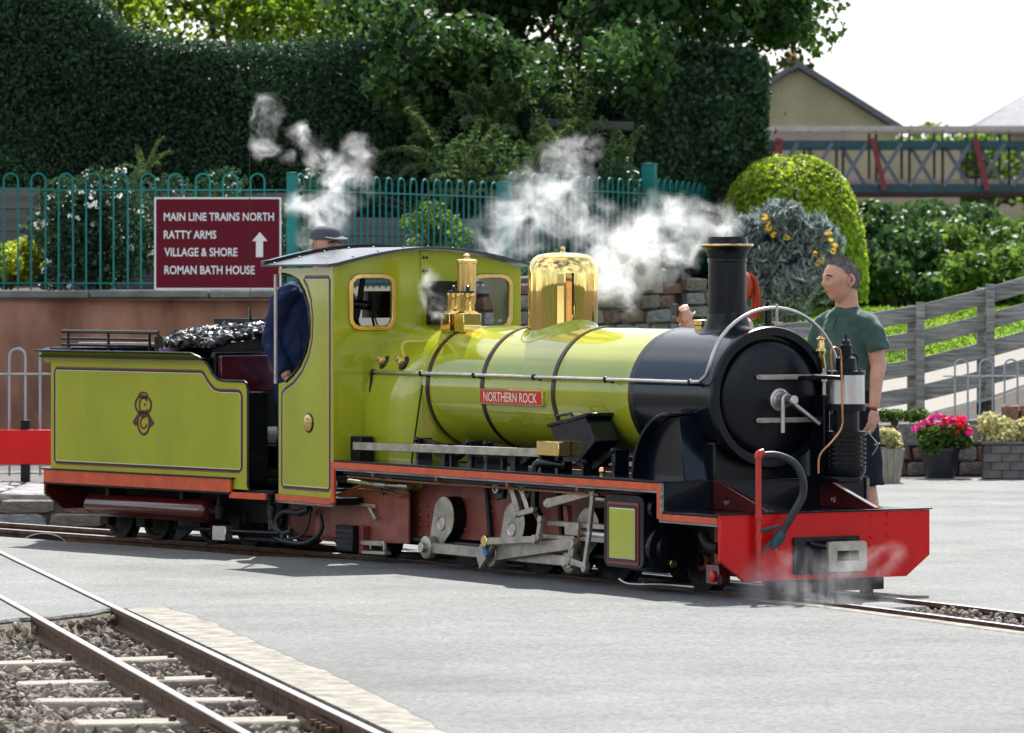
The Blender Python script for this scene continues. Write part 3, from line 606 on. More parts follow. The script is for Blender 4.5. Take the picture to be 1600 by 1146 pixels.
# point lever by the track
q=G(68,862,-.1); e=empty('point_lever',q,0,'rusty half-disc point indicator on a low bar beside the left track','lever')
m=MB(); r=.155; m.prism([(r*math.cos(PI*k/20),.02+r*.62*math.sin(PI*k/20)) for k in range(21)],'y',-.012,.012); build('half_disc',m,M['sooty'],e,bevel=.003)
m=MB(); m.tube([(r*math.cos(PI*k/20),0,.02+r*.62*math.sin(PI*k/20)) for k in range(21)],.006,6); build('disc_rim',m,M['rod'],e)
m=MB(); m.box(-.12,.40,-.02,.0,0,.022); build('bar',m,M['rod'],e,bevel=.003)
# ---------------------------------------------------------------- right: bank, ramp, low wall, timber fence
def zbank(x,y):
    b=np.interp(x,[-1,2.2,2.8,3.6,4.25,4.6,6,9],[.15,.22,.34,.47,.64,.78,1.25,1.8]); return min(b+max(0,(y-43.2))*np.interp(x,[2,5,9],[.135,.105,.06]),max(1.32,b+.15))
m=MB(); nx,ny=44,26; xs=np.linspace(1.2,12,nx); ys=np.linspace(42.5,62,ny)
m.add([(x,y,float(zbank(x,y))+.03*mnoise.noise(Vector((x,y,0))*.9)) for y in ys for x in xs],[(j*nx+i,j*nx+i+1,(j+1)*nx+i+1,(j+1)*nx+i) for j in range(ny-1) for i in range(nx-1)])
def bank_mat():
    mt=pm('bank_grass_and_path',(.13,.27,.02),.9,var=.3,scale=2.5,bump=.6,bscale=40,col2=(.22,.38,.04)); n=mt.node_tree.nodes; l=mt.node_tree.links; b=n['Principled BSDF']; c=b.inputs['Base Color'].links[0].from_socket
    tc=n.new('ShaderNodeTexCoord'); sx=n.new('ShaderNodeSeparateXYZ'); l.new(tc.outputs['Object'],sx.inputs[0]); nz=n.new('ShaderNodeTexNoise'); nz.inputs['Scale'].default_value=.9; l.new(tc.outputs['Object'],nz.inputs['Vector'])
    ad=n.new('ShaderNodeMath'); ad.operation='MULTIPLY_ADD'; l.new(nz.outputs[0],ad.inputs[0]); ad.inputs[1].default_value=1.6; l.new(sx.outputs[1],ad.inputs[2])
    mr=n.new('ShaderNodeMapRange'); mr.inputs[1].default_value=46.5; mr.inputs[2].default_value=46.8; l.new(ad.outputs[0],mr.inputs[0])
    mx=n.new('ShaderNodeMix'); mx.data_type='RGBA'; l.new(mr.outputs[0],mx.inputs[0]); mx.inputs[6].default_value=(.27,.25,.22,1); l.new(c,mx.inputs[7]); l.new(mx.outputs[2],b.inputs['Base Color']); return mt
M['bank']=bank_mat(); tag(build('grass_bank',m,M['bank']),kind='structure')
r=np.random.default_rng(5); n=26000; gx=1.6+r.random(n)*9; gy=45.8+r.random(n)*6.4; gz=np.array([zbank(a,b) for a,b in zip(gx,gy)]); k=(r.random(n)<np.clip((gy-45.6)/1.0,0,1))
P=np.stack([gx,gy,gz+.03],1)[k]; M['grassb']=leaf_mat('grass_blade',(.12,.25,.02),.45,.5,(.2,.36,.04)); tag(leaves('grass',P,np.tile((0,-1.,.1),(len(P),1)),.11,M['grassb'],None,.5,.14,9),'short sunlit grass on the bank beyond the ramp','grass',kind='stuff')
Pw0=at(1368,745,41.5); Pw1=at(1720,745,41.5)
stone_wall('stone_wall','low stone retaining wall behind the flower pots',Vector((Pw0.x,41.5,0)),Vector((Pw1.x,41.5,0)),lambda t:.46+.10*t+.45*max(0,t-.5),.6,.0,.155,.24,21,(0,1,2,2))
posts=[(1205,43,504,690),(1322,43,492,668),(1437,43,474,648),(1546,43,446,622),(1662,43,412,592)]
fe=empty('timber_fence',(0,43,0),0,'weathered grey four-rail timber fence climbing the ramp at right','fence')
for px,D,yt,yb in posts:
    p=at(px,yt,D); q=at(px,yb,D); m=MB(); m.box(p.x-.036,p.x+.036,-.11,-.045,q.z-.15,p.z+.01); build('post',m,M['fgrey'],fe,bevel=.006)
    m=MB(); m.box(p.x-.105,p.x-.028,.03,.10,q.z-.15,p.z-.02); build('post',m,M['fgrey'],fe,bevel=.006)
for (xa,_,ta,ba),(xb,_,tb,bb) in zip(posts[:-1],posts[1:]):
    for f_ in (.907,.676,.43,.185):
        za=at(xa,ta,43).z*f_+at(xa,ba,43).z*(1-f_); zb_=at(xb,tb,43).z*f_+at(xb,bb,43).z*(1-f_)
        m=MB(); m.bar((at(xa,0,43).x-.02,random.uniform(-.01,.01)-.005,za),(at(xb,0,43).x-.02-.004,random.uniform(-.01,.01)-.005,zb_),.142,.05,(0,1,0)); build('fence_rail',m,M['fgrey'],fe,bevel=.005)
bow_fence('hoop_railing','low grey hoop railing above the flower pots, in front of the timber fence',at(1474,655,42.1),at(1680,655,42.1),.47,.985,.215,'galv',r=.010,post0=False,rails=(.72,),cat='railing')
# ---------------------------------------------------------------- pots
M['pot']=pm('black_plastic_pot',(.018,.018,.022),.45,var=.2); M['wood']=pm('wooden_tub',(.30,.27,.22),.8,var=.3,scale=6,bump=.4,streak=(6,6,.6))
M['brick']=pm('grey_block',(.15,.14,.13),.9,var=.3,scale=7,bump=.4,bscale=40); M['pink']=pm('magenta_petal',(.62,.02,.22),.5,var=.2,trans=.3); M['scarlet']=pm('scarlet_petal',(.70,.02,.03),.5,var=.2,trans=.3)
M['whitep']=pm('white_petal',(.80,.80,.75),.5,var=.05,trans=.3); M['yellow']=pm('yellow_petal',(.80,.52,.02),.5,var=.1,trans=.3); M['cream']=leaf_mat('variegated_leaf',(.45,.46,.16),.3,.5,(.62,.60,.30))
Dp=41.1
p=G(1469,746); p=Vector((X(1469,Dp),Dp,0)); e=empty('flower_pot',p,0,'black plastic pot of magenta and red bedding flowers by the stone wall','flower pot')
m=MB(); m.lathe([(.118,0),(.124,.02),(.165,.225),(.175,.23),(.175,.255),(.16,.255),(.15,.21)],n=30); build('pot',m,M['pot'],e)
C_=[(random.uniform(-.2,.2),random.uniform(-.12,.12),.33+random.uniform(-.06,.08)) for _ in range(14)]; P,N=cloud(C_,[.09]*14,1700,3); leaves('foliage',P,N,.055,M['shrub'],e,.8,.7,3)
for nm,mt,sd_ in (('magenta_flowers','pink',4),('red_flowers','scarlet',5)):
    r=np.random.default_rng(sd_); pp=[];nn=[]
    for q in range(17):
        x=r.uniform(-.26,.27); z=.40+.09*math.cos(x*5)+r.uniform(-.13,.05); y=-.12+r.uniform(-.05,.12)
        if sd_==5 and x<-.1: x=-x
        for s in range(12): d=r.normal(size=3); d/=np.linalg.norm(d); pp.append((x,y,z)+d*.022); nn.append(d)
    tag(leaves(nm,np.array(pp),np.array(nn),.042,M[mt],e,.4,.9,sd_),kind='stuff')
for nm,lab,px,wd,tall,mat in (('planter_tub','pale wooden tub with a cream variegated shrub beside the man',1390,.085,.28,'wood'),):
    p=Vector((X(px,40.2),40.2,0)); e=empty(nm,p,0,lab,'planter'); n_=14
    for k in range(n_):
        a0,a1=2*PI*k/n_,2*PI*(k+.94)/n_; m=MB(); m.rings([[(r_*math.cos(a),r_*math.sin(a),z) for a,r_ in ((a0,ra),(a1,ra),(a1,ra-.02),(a0,ra-.02))] for ra,z in ((wd,0),(wd*1.5,tall))]); build('stave',m,M[mat],e)
    C_=[(random.uniform(-.08,.08),random.uniform(-.08,.08),tall+.06+random.uniform(-.03,.05)) for _ in range(8)]; P,N=cloud(C_,[.07]*8,900,7); leaves('foliage',P,N,.045,M['cream'],e,.8,.6,7)
p=Vector((X(1592,41.0),41.0,0)); e=empty('block_planter',p,0,'square planter of grey blocks with a large cream variegated shrub','planter')
m=MB(); m.box(-.30,.42,-.14,.16,0,.29); build('core',m,M['mortar'],e)
bmsh=MB(); bmsh.box(-.075,.075,-.02,.02,-.032,.032); bo=None
for row in range(4):
    for k in range(5):
        x=-.235+k*.155+(.07 if row%2 else 0)
        if x>.36: continue
        loc=(x,-.145,.04+row*.07)
        if bo is None: bo=build('brick',bmsh,M['brick'],e,bevel=.004); bo.location=loc
        else: link('brick',bo.data,e,loc,(random.uniform(-.02,.02),0,random.uniform(-.02,.02)))
m=MB(); m.box(-.33,.45,-.17,.17,.29,.315); build('rim',m,M['brick'],e,bevel=.006)
C_=[(random.uniform(-.27,.4),random.uniform(-.1,.1),.44+random.uniform(-.08,.1)-abs(random.uniform(-.1,.1))) for _ in range(22)]; P,N=cloud(C_,[.10]*22,5200,8); leaves('foliage',P,N,.045,M['cream'],e,.8,.6,8)
p=Vector((X(1400,41.35),41.35,.5)); shrub('rock_plant','low grey-green rock plant on the low wall beside the timber fence','plant',p,[tuple(p+Vector((x,0,.02))) for x in (-.2,-.1,0,.12,.22)],[.07]*5,900,.04,'shrub',14,2)
# ---------------------------------------------------------------- garden shrubs behind the fences
def pshrub(name,label,boxes,D0,D1,r0,r1,n,size,mat,seed,base,**k):
    C_,R_=blobs(boxes,D0,D1,r0,r1,seed); return shrub(name,label,'shrub',base,C_,R_,n,size,mat,seed,**k),C_,R_
e,C_,R_=pshrub('flowering_shrub','dark shrub dotted with white blossom behind the fence left of the sign',[(70,235,310,440,22),(120,200,290,330,4)],43.3,44.3,.18,.32,9000,.055,'hedge',71,at(160,455,43.8))
P,N=cloud(C_,np.array(R_)*1.05,85,72,.95); r=np.random.default_rng(1); pp=[];nn=[]
for c in P:
    for s in range(7): d=r.normal(size=3); d/=np.linalg.norm(d); d[1]=-abs(d[1]); pp.append(c+d*.018+np.array([0,-.12,0])); nn.append(d)
leaves('blossom',np.array(pp)-np.array(at(160,455,43.8)),np.array(nn),.032,M['whitep'],e,.4,.9,4)
pshrub('shrub','bright lime green shrub behind the fence at the far left edge',[(-40,45,385,430,8)],43,43.8,.14,.26,3500,.05,'lime',73,at(10,455,43.4))
pshrub('shrub','low mixed green shrub hidden behind the sign',[(230,470,300,440,16)],43.8,44.8,.2,.35,6000,.06,'hedge',74,at(340,455,44.2))
pshrub('shrub','green climber growing over the grey sleepers behind the cab roof',[(640,720,335,395,7)],46.6,47,.1,.2,1600,.05,'shrub',75,at(680,405,46.8))
pshrub('shrub','small weeds at the foot of the teal fence behind the dome',[(830,990,395,430,9)],48,49,.07,.13,1500,.045,'shrub',76,at(900,430,48.4))
pshrub('shrub','leafy undergrowth on the shaded bank below the ferns',[(480,980,270,350,40)],49.6,51.2,.18,.3,12000,.07,'hedge',77,at(740,350,50),stems=12)
# silver shrub (needle leaves), lime dome hedge
Cs,Rs=blobs([(1155,1275,352,475,42),(1190,1245,332,360,7),(1240,1290,380,450,9)],46.6,48,.10,.26,81)
e=empty('silver_shrub',at(1220,490,47.3),0,'silvery grey-leaved shrub with yellow button flowers behind the chimney','shrub'); P,N=cloud(Cs,Rs,26000,82,.3); N=N+np.array((0,-.2,1.0)); P0=P-np.array(at(1220,490,47.3))
r=np.random.default_rng(4); leaves('foliage',P0,np.cross(N,r.normal(size=N.shape)),.13,M['lav'],e,.25,.16,83)
mm=MB()
for k in range(10): mm.tube([(random.uniform(-.1,.1),0,-.25),(random.uniform(-.3,.3),random.uniform(-.1,.1),.3),(random.uniform(-.5,.5),random.uniform(-.2,.2),.7)],[.03,.02,.008],6)
build('stems',mm,M['bark'],e)
q=[];nn=[]; r=np.random.default_rng(6)
for px,py in [(1195,340),(1198,350),(1203,358),(1207,368),(1296,365),(1298,375),(1302,385),(1304,392),(1275,397),(1282,406),(1280,412),(1230,372)]:
    c=np.array(at(px+r.uniform(-3,3),py,46.5)-at(1220,490,47.3))
    for s in range(9): d=r.normal(size=3); d/=np.linalg.norm(d); q.append(c+d*.02); nn.append(d)
tag(leaves('yellow_flowers',np.array(q),np.array(nn),.033,M['yellow'],e,.4,.9,9),kind='stuff')
def dome_hedge():
    D=51.; c=np.array(at(1235,400,D+1.2)); ax=np.array((X(1362,D)-X(1118,D))/2),1.3,Zp(238,D)-Zp(470,D)
    e=empty('dome_hedge',(c[0],c[1],Zp(470,D)),0,'rounded lime-topped clipped hedge behind the silver shrub','hedge'); b=np.array((c[0],c[1],Zp(470,D)))
    r=np.random.default_rng(8); n=26000; d=r.normal(size=(n,3)); d[:,2]=np.abs(d[:,2]); d/=np.linalg.norm(d,axis=1,keepdims=True); pw=.6
    s=np.sign(d)*np.abs(d)**pw; s/= (np.abs(s)**2.6).sum(1,keepdims=True)**(1/2.6)
    P=s*np.array((ax[0],1.3,ax[2])); P*= (1-.10*r.random((n,1))**1.5); P[:,2]+=.06*vnoise(P,2.2); 
    # slope: lower to the right as in a rounded end
    leaves('foliage',P,s,.065,M['lime2'],e,.6,.65,18)
    m=MB(); m.ball((0,0,0),.8,20,(ax[0],1.3,ax[2])); build('light_block_core',m,M['dark_fill'],e)  # solid dark core added inside to keep light from passing through
M['lime2']=leaf_mat('privet_leaf',(.20,.33,.018),.45,.4,(.30,.43,.03)); dome_hedge()
# dark trees at right behind the ramp
for k,(lab,boxes,D0,D1,n,mat) in enumerate([('dark green tree behind the timber fence next to the dome hedge',[(1345,1450,368,460,18)],56,59,9000,'tree'),('mid green leafy tree behind the timber fence at the right edge',[(1450,1640,365,455,24)],57,60,12000,'shrub'),('low bramble bush beyond the fence near the right edge',[(1500,1640,420,455,8)],53,55,4500,'shrub'),('shaded tree under the footbridge',[(1370,1660,345,390,22)],62,66,9000,'tree'),('row of dark trees closing the gap behind the bank',[(1180,1400,345,470,16)],60,63,8000,'tree')]):
    C_,R_=blobs(boxes,D0,D1,.26,.42,90+k); px=(boxes[0][0]+boxes[0][1])/2; tree('leafy_tree',lab,(X(px,D0+1),D0+1,1.2),at(px,boxes[0][2]+40,D0+1),C_,R_,n,.11,90+k,mat=mat,r0=.09,limbs=10)
# ---------------------------------------------------------------- unseen buildings behind the camera, added for brass and paint to reflect
M['whitewash']=pm('pale_render',(.55,.52,.46),.9,var=.15,scale=.5,bump=.2,bscale=10); M['pinkstone']=pm('pink_sandstone',(.36,.20,.15),.9,var=.25,scale=.8,bump=.3,bscale=10)
def mirror_building(label,x0,x1,y,dp,hw,hr,mat,seed):
    e=empty('reflection_building',((x0+x1)/2,y,0),0,label,'building'); w_=(x1-x0)/2; K=MB(); K.box(-w_,w_,-dp,0,-.1,hw); build('wall',K,M[mat],e)
    m=MB(); m.prism([(.45,hw-.05),(-dp/2,hr),(-dp-.45,hw-.05),(-dp-.45,hw-.2),(-dp/2,hr-.2),(.45,hw-.2)],'x',-w_-.3,w_+.3); build('roof',m,M['slate_'],e,smooth=False)
    n=int((x1-x0)/2.2)
    for k in range(n):
        x=-w_+(k+.5)*2*w_/n; m=MB(); m.box(x-.5,x+.5,-.04,.05,1.0,2.4); f=build('window',m,M['white'],e); m=MB(); m.box(x-.42,x+.42,.05,.056,1.08,2.32); build('pane',m,M['phone_'],f)
M['slate_']=pm('unseen_roof_slate',(.12,.125,.14),.7,var=.25,scale=1.2); M['phone_']=pm('dark_pane',(.02,.022,.025),.1,var=.1)
mirror_building('long pale made-up building behind the camera, added for the brass dome to mirror',-14,2,-13,7,3.2,5.6,'whitewash',1)
mirror_building('unseen pink building behind the camera at right, added for the brasswork to mirror',7,24,-9,9,4.2,7.2,'pinkstone',2)
# ---------------------------------------------------------------- footbridge and houses
M['bteal']=pm('bridge_teal',(.008,.06,.07),.5,var=.2,scale=2); M['blue']=pm('bridge_lattice',(.12,.14,.175),.6,var=.15,scale=2); M['bred']=pm('bridge_red',(.19,.025,.025),.6,var=.15); M['pinkp']=pm('bridge_parapet',(.40,.30,.27),.7,var=.15,scale=1); M['darkp']=pm('bridge_dark',(.05,.03,.03),.7)
M['pale']=pm('pale_handrail',(.45,.42,.36),.6,var=.2); Db=110.; ob=at(1400,305,Db); e=empty('footbridge',ob,0,'lattice footbridge with teal girders and red struts crossing at right','bridge')
def B_(px,py): p=at(px,py,Db)-ob; return p
def bbox(name,xa,xb,ya,yb,y0,y1,mat): a=B_(xa,yb); b=B_(xb,ya); m=MB(); m.box(a.x,b.x,y0,y1,a.z,b.z); return build(name,m,M[mat],e)
xa,xb=1120,1760
for yo in (0,2.2):
    bbox('top_chord',xa,xb,220,231,yo-.1,yo+.1,'bteal'); bbox('bottom_chord',xa,xb,288,301,yo-.1,yo+.1,'bteal'); bbox('handrail',xa,xb,197,202.5,yo-.06,yo+.06,'pale')
    k=0
    for px in range(1150,1740,54):
        for s_ in ((1,-1) if yo<1 else ()):
            a,b=(B_(px+(42 if s_>0 else 0),224),B_(px+(0 if s_>0 else 42),292)); y=yo+(-.13 if s_>0 else .13); m=MB(); m.bar((a.x,y,a.z),(b.x,y,b.z),.085,.05,(0,1,0)); build('lattice_bar',m,M['blue'],e)
    for px in range(1160,1740,52): bbox('parapet_post',px,px+4,204,296,yo+.16,yo+.22,'darkp')
bbox('parapet_panel',xa,1330,205.5,219,.02,.06,'pinkp'); bbox('parapet_panel',1330,xb,205.5,209,.02,.06,'pinkp')
bbox('deck',xa,xb,300.5,306,-.15,2.4,'darkp'); bbox('kick_board',xa,xb,277,289,2.0,2.05,'pinkp')
for x0_,x1_ in ((1216,1216),(1362,1381),(1522,1541)):
    a=B_(x0_,217); b=B_(x1_,297); m=MB(); m.bar((a.x,-.25,a.z),(b.x,-.25,b.z),.12 if x0_>1216 else .17,.08,(0,1,0)); build('strut',m,M['bred'],e)
for px in (1060,1780):
    a=B_(px,301); m=MB(); m.box(a.x-.5,a.x+.5,-.3,2.5,a.z-6.5,a.z); build('pier',m,M['brick'],e)
M['pebble']=pm('pebbledash',(.36,.33,.20),.95,var=.2,scale=.6,bump=.4,bscale=12,col2=(.45,.41,.26)); M['slate']=pm('slate_roof',(.13,.135,.15),.7,var=.25,scale=1.2,streak=(1,1,6))
Dh=150.
def house(label,pts,roofpts,ridge,chim,name='gabled_house'):
    o=at(pts[0][0],pts[0][1],Dh); e=empty(name,o,0,label,'house'); f_=lambda px,py:((at(px,py,Dh)-o).x,(at(px,py,Dh)-o).z)
    m=MB(); m.prism([f_(*p) for p in pts],'y',0,9); build('wall',m,M['pebble'],e,smooth=False)
    for i,(a,b) in enumerate(zip(roofpts[:-1],roofpts[1:])):
        p,q=f_(*a),f_(*b); m=MB(); m.prism([p,q,(q[0],q[1]+.22),(p[0],p[1]+.22)],'y',-.35,9.3); build('roof',m,M['slate'],e,smooth=False)
    if chim:
        p=f_(*chim); m=MB(); m.box(p[0]-.25,p[0]+.35,1.5,2.4,p[1]-.8,p[1]+.35); build('chimney_stack',m,M['stone3'],e); m=MB(); m.lathe([(.12,0),(.1,.35)],(p[0]+.05,1.9,p[1]+.33)); build('chimney_pot',m,M['copper'],e)
house('pebbledashed gable end of a house behind the footbridge',[(1130,560),(1130,178),(1246,108),(1402,205),(1402,560)],[(1125,181),(1246,106),(1410,208)],None,(1243,104))
o=at(1530,203,Dh); e=empty('slate_house',o,0,'hipped slate roofed house at the right edge behind the footbridge','house'); m=MB(); a=at(1760,203,Dh)-o; m.box(.4,a.x,.4,9,-7,0); build('wall',m,M['pebble'],e); rr_=random.Random(2)
K=16; hz=(at(0,118,Dh)-at(0,203,Dh)).z
for k in range(K):
    t0,t1=k/K,(k+1.12)/K; m=MB(); zz=lambda t:hz*t; m.add([(2.7*t0-.2,5*t0-.03,zz(t0)),(a.x,5*t0-.03,zz(t0)),(a.x,5*t1-.03,zz(t1)-.0),(2.7*t1-.2,5*t1-.03,zz(t1)),(2.7*t0-.2,5*t0-.03,zz(t0)-.06),(a.x,5*t0-.03,zz(t0)-.06)],[(0,1,2,3),(4,5,1,0)]); build('slate_course',m,M['slate'],e,smooth=False)
m=MB(); m.add([(-.2,0,-.05),(2.5,5,hz-.05),(2.5,5.2,hz-.05),(-.2,10,-.05)],[(0,1,2,3)]); build('hip',m,M['slate'],e,smooth=False)
m=MB(); a=at(1180,275,118); b=at(1500,222,118); m.box(a.x,b.x,118,118.3,a.z-5,b.z); tag(build('garden_wall',m,M['pebble']),'beige block wall seen through the left of the footbridge lattice','wall')
C_,R_=blobs([(1380,1680,245,310,26)],121,126,.7,1.2,120); tree('leafy_tree','pale green trees seen through the footbridge lattice',(X(1500,122),122,0),at(1500,270,122),C_,R_,14000,.22,121,mat='shrub',r0=.2)
P,N=cloud([tuple(at(x,y,119.5)) for x,y in ((1385,247),(1400,244),(1450,244),(1460,248),(1472,244))],[.3]*5,500,122); tag(leaves('yellow_blossom',P,N,.2,M['yellow'],None,.6,.8,122),'yellow blossom seen through the footbridge lattice','blossom',kind='stuff')
# ================================================================ LOCOMOTIVE  (local x = back from the buffer beam, y = towards us, z = up)
lo=empty('steam_locomotive',(L.C[0],L.C[1],0),R(180-L.th),'lime green and black narrow-gauge steam locomotive with brass dome and red buffer beam','locomotive')
HW=.66; BZ=1.04; BR=.36
def part(name,mb,mat,bevel=0,parent=None,**k): return build(name,mb,M[mat],lo if parent is None else parent,bevel,**k)
# --- buffer beam
beam=MB(); beam.prism([(-.66,.447),(.66,.447),(.66,.208),(.51,.098),(-.51,.098),(-.66,.208)],'x',0,.028); bb=part('buffer_beam',beam,'red',.003)
m=MB(); a=L.U(1240,840,-.01); b=L.U(1343,895,-.01); m.prism(rrect(b.y,a.y,b.z,a.z,.012),'x',-.014,-.002); part('coupling_plate',m,'black',.003,bb)
a=L.U(1293,847,-.10); b=L.U(1353,892,-.10); m=MB(); a2=L.U(1307,861,-.1); b2=L.U(1341,876,-.1)
m.prism(rrect(b.y,a.y,b.z,a.z,.02),'x',-.11,-.085,[rrect(b2.y,a2.y,b2.z,a2.z,.004,2)]); m.prism(rrect(b.y+.02,a.y-.02,b.z+.02,a.z-.02,.01),'x',-.085,-.012,[rrect(b2.y,a2.y,b2.z,a2.z,.004,2)]); part('coupling_pocket',m,'rod',.003,bb)
m=MB(); a=L.U(1267,850,-.03); b=L.U(1300,858,-.1); m.tube([a,b],.012,8); part('release_lever',m,'black',0,bb)
m=MB()
for px,ys in ((1361,(805,819,838,852)),(1387,(803,818,836,851)),(1219,(809,858)),(1190,(842,))):
    for y in ys: p=L.U(px,y,0); m.ball((-.002,p.y,p.z),.010,10,(.6,1,1))
for px,y in ((1140,868),(1405,803),(1437,803),(1437,855)): p=L.U(px,y,0); m.ball((0,p.y,p.z),.006,8,(.5,1,1))
tag(part('rivets',m,'red',0,bb),kind='stuff')
# --- deck, running boards, valances
m=MB(); m.box(.028,.58,-.655,.655,.432,.447); part('front_deck',m,'black',.002)
m=MB(); m.box(-.012,.03,-.67,.67,.449,.456); part('deck_edge',m,'satin',.002)
m=MB(); m.box(.58,.60,-.655,.655,.44,.592); part('deck_riser',m,'black')
m=MB(); m.box(.575,4.22,.30,.66,.592,.604); m.box(.575,4.22,-.66,-.30,.592,.604); m.box(.575,1.45,-.30,.30,.590,.602); part('running_board',m,'black',.002)
for s in (1,-1):
    m=MB(); y0,y1=(.648,.664) if s>0 else (-.664,-.648)
    m.box(.60,4.205,y0,y1,.552,.590); m.box(4.205,4.245,y0,y1,.345,.590); m.box(4.245,4.95,y0,y1,.335,.372); m.box(.03,.60,y0,y1,.398,.431); m.box(.572,.612,y0+.003*s,y1+.003*s,.405,.590); part('valance',m,'valance',.002)
    m=MB(); m.box(.60,4.20,y0-.006,y1-.006,.540,.553); m.box(4.24,4.95,y0-.006,y1-.006,.322,.336); m.box(.03,.60,y0-.006,y1-.006,.386,.399); m.box(.566,.578,y0+.003,y1+.003,.398,.592); part('valance_edge',m,'fgrey')
for px in (1117.,1283.):
    v=L.U(px,760,.58).y; m=MB(); hole=[(.44+.022*math.cos(2*PI*k/14),.497+.022*math.sin(2*PI*k/14)) for k in range(14)]; m.prism([(.578,.4475),(.578,.600),(.53,.600),(.05,.462),(.05,.4475)],'y',v-.016,v+.016,[hole]); part('deck_gusset',m,'maroongloss',.003)
# --- frames
m=MB(); m.prism([(1.25,.14),(1.25,.56),(4.15,.56),(4.15,.15),(3.62,.13),(3.5,.17),(2.9,.17),(2.7,.13),(2.2,.15),(1.9,.14)],'y',.335,.355); m.prism([(1.25,.14),(1.25,.56),(4.15,.56),(4.15,.15),(3.62,.13),(2.9,.17)],'y',-.355,-.335); fr_=part('main_frame',m,'maroon',.002)
a=L.V(524,775,.44); m=MB(); m.prism([(3.70,.125),(3.70,.42),(3.78,.47),(4.15,.475),(4.85,.33),(4.86,.13),(4.30,.10)],'y',.425,.440); part('trailing_frame',m,'maroon',.003)
m=MB(); m.box(4.2,5.0,.30,.33,.08,.33); m.box(4.2,5.0,-.33,-.30,.08,.33); part('rear_frame',m,'maroon',.003)
m=MB()
for px0 in (657,668):
    for k in range(4): p=L.V(px0,789+k*15.5,.356); m.ball((p.x,.357,p.z),.016,10,(1,.7,1))
for k in range(4): p=L.V(769.5,784+k*15.5,.356); m.ball((p.x,.357,p.z),.014,10,(1,.7,1))
for k in range(5): p=L.V(727,800+k*9,.356); m.ball((p.x,.357,p.z),.010,8,(1,.7,1))
tag(part('rivets',m,'maroon',0,fr_),kind='stuff')
# ashpan / firebox below the running board
m=MB(); m.box(3.62,4.2,-.32,.32,.30,.60); part('ashpan',m,'sooty',.01)
m=MB(); m.prism([(3.66,.455),(3.66,.585),(4.12,.585),(4.12,.49),(3.8,.42)],'y',.36,.372); part('firebox_skirt',m,'green',.004)
m=MB(); m.tube([L.V(545,752,.50),L.V(580,757,.50),L.V(640,760,.50)],.014,10); m.cyl(L.V(588,757,.50),L.V(606,758,.50),.022); m.cyl(L.V(625,759,.50),L.V(640,760,.50),.02); part('injector_pipe',m,'steel')
m=MB(); m.tube([L.V(560,765,.47),L.V(600,768,.47),L.V(625,775,.47),L.V(640,768,.47)],.006,8,5); part('copper_pipe',m,'copper')
m=MB(); m.tube([L.V(574,738,.46),L.V(594,748,.46),L.V(595,765,.47),L.V(600,772,.47)],.010,8,4); m.tube([L.V(600,742,.46),L.V(620,748,.46),L.V(660,750,.46),L.V(720,752,.46)],.006,8,4); part('small_pipes',m,'rubber')
# --- wheels, axles
def wheel(u,v,r,name='wheel'):
    s=1 if v>0 else -1; m=MB(); m.lathe([(r-.05,-.012),(r-.02,-.025),(r-.002,-.025),(r,.012),(r+.022,.02),(r+.022,.034),(r-.05,.034),(r-.06,.02)],(u,v,r),(0,-s,0),40); w_=part(name,m,'sooty')
    m=MB(); m.lathe([(.055,-.03),(.055,.02)],(u,v,r),(0,-s,0),20)
    for k in range(10):
        a=2*PI*k/10+.2; m.bar((u+.04*math.cos(a),v,r+.04*math.sin(a)),(u+(r-.04)*math.cos(a),v,r+(r-.04)*math.sin(a)),.035,.022,(0,1,0))
    part('spokes',m,'maroon',0,w_); return w_
for u in (3.30,2.50,1.70):
    for v in (.235,-.235): wheel(u,v,.255)
    m=MB(); m.cyl((u,-.44,.255),(u,.44,.255),.035); part('axle',m,'rod')
for u in (4.36,.80):
    for v in (.235,-.235): wheel(u,v,.165)
    m=MB(); m.cyl((u,-.3,.165),(u,.3,.165),.03); part('axle',m,'sooty')
# cranks with counterweights, pin low and slightly back
pz,pu=.118,.10
for u in (3.30,2.50,1.70):
    ax=Vector((u,.42,.262)); pin=Vector((u+pu,.42,pz)); d=(pin-ax).normalized(); n_=Vector((d.z,0,-d.x))
    pts=[]
    for k in range(19):
        a=PI*k/18; q=ax-d*.03+n_*(.118*math.cos(a))-d*(.135*math.sin(a)); pts.append((q.x,q.z))
    for s_ in (-1,1):
        for k in range(5):
            a=(PI/4)*k/4 if s_<0 else (PI/4)*(1-k/4)
            q=pin+n_*(s_*.055*math.cos(a))+d*(.05*math.sin(a)); pts.append((q.x,q.z))
    m=MB(); m.prism(pts,'y',.362,.440); c=part('crank_weight',m,'satin',.004); m=MB(); m.prism(pts,'y',.4405,.446); part('crank_face',m,'rod',.002,c)
    m=MB(); m.lathe([(.045,.44),(.045,.452),(.036,.452),(.034,.448),(.001,.448)],(ax.x,0,ax.z),(0,1,0),24); m.cyl((pin.x,.4,pin.z),(pin.x,.53,pin.z),.03,n=20); part('crank_pin',m,'steel',.003,c)
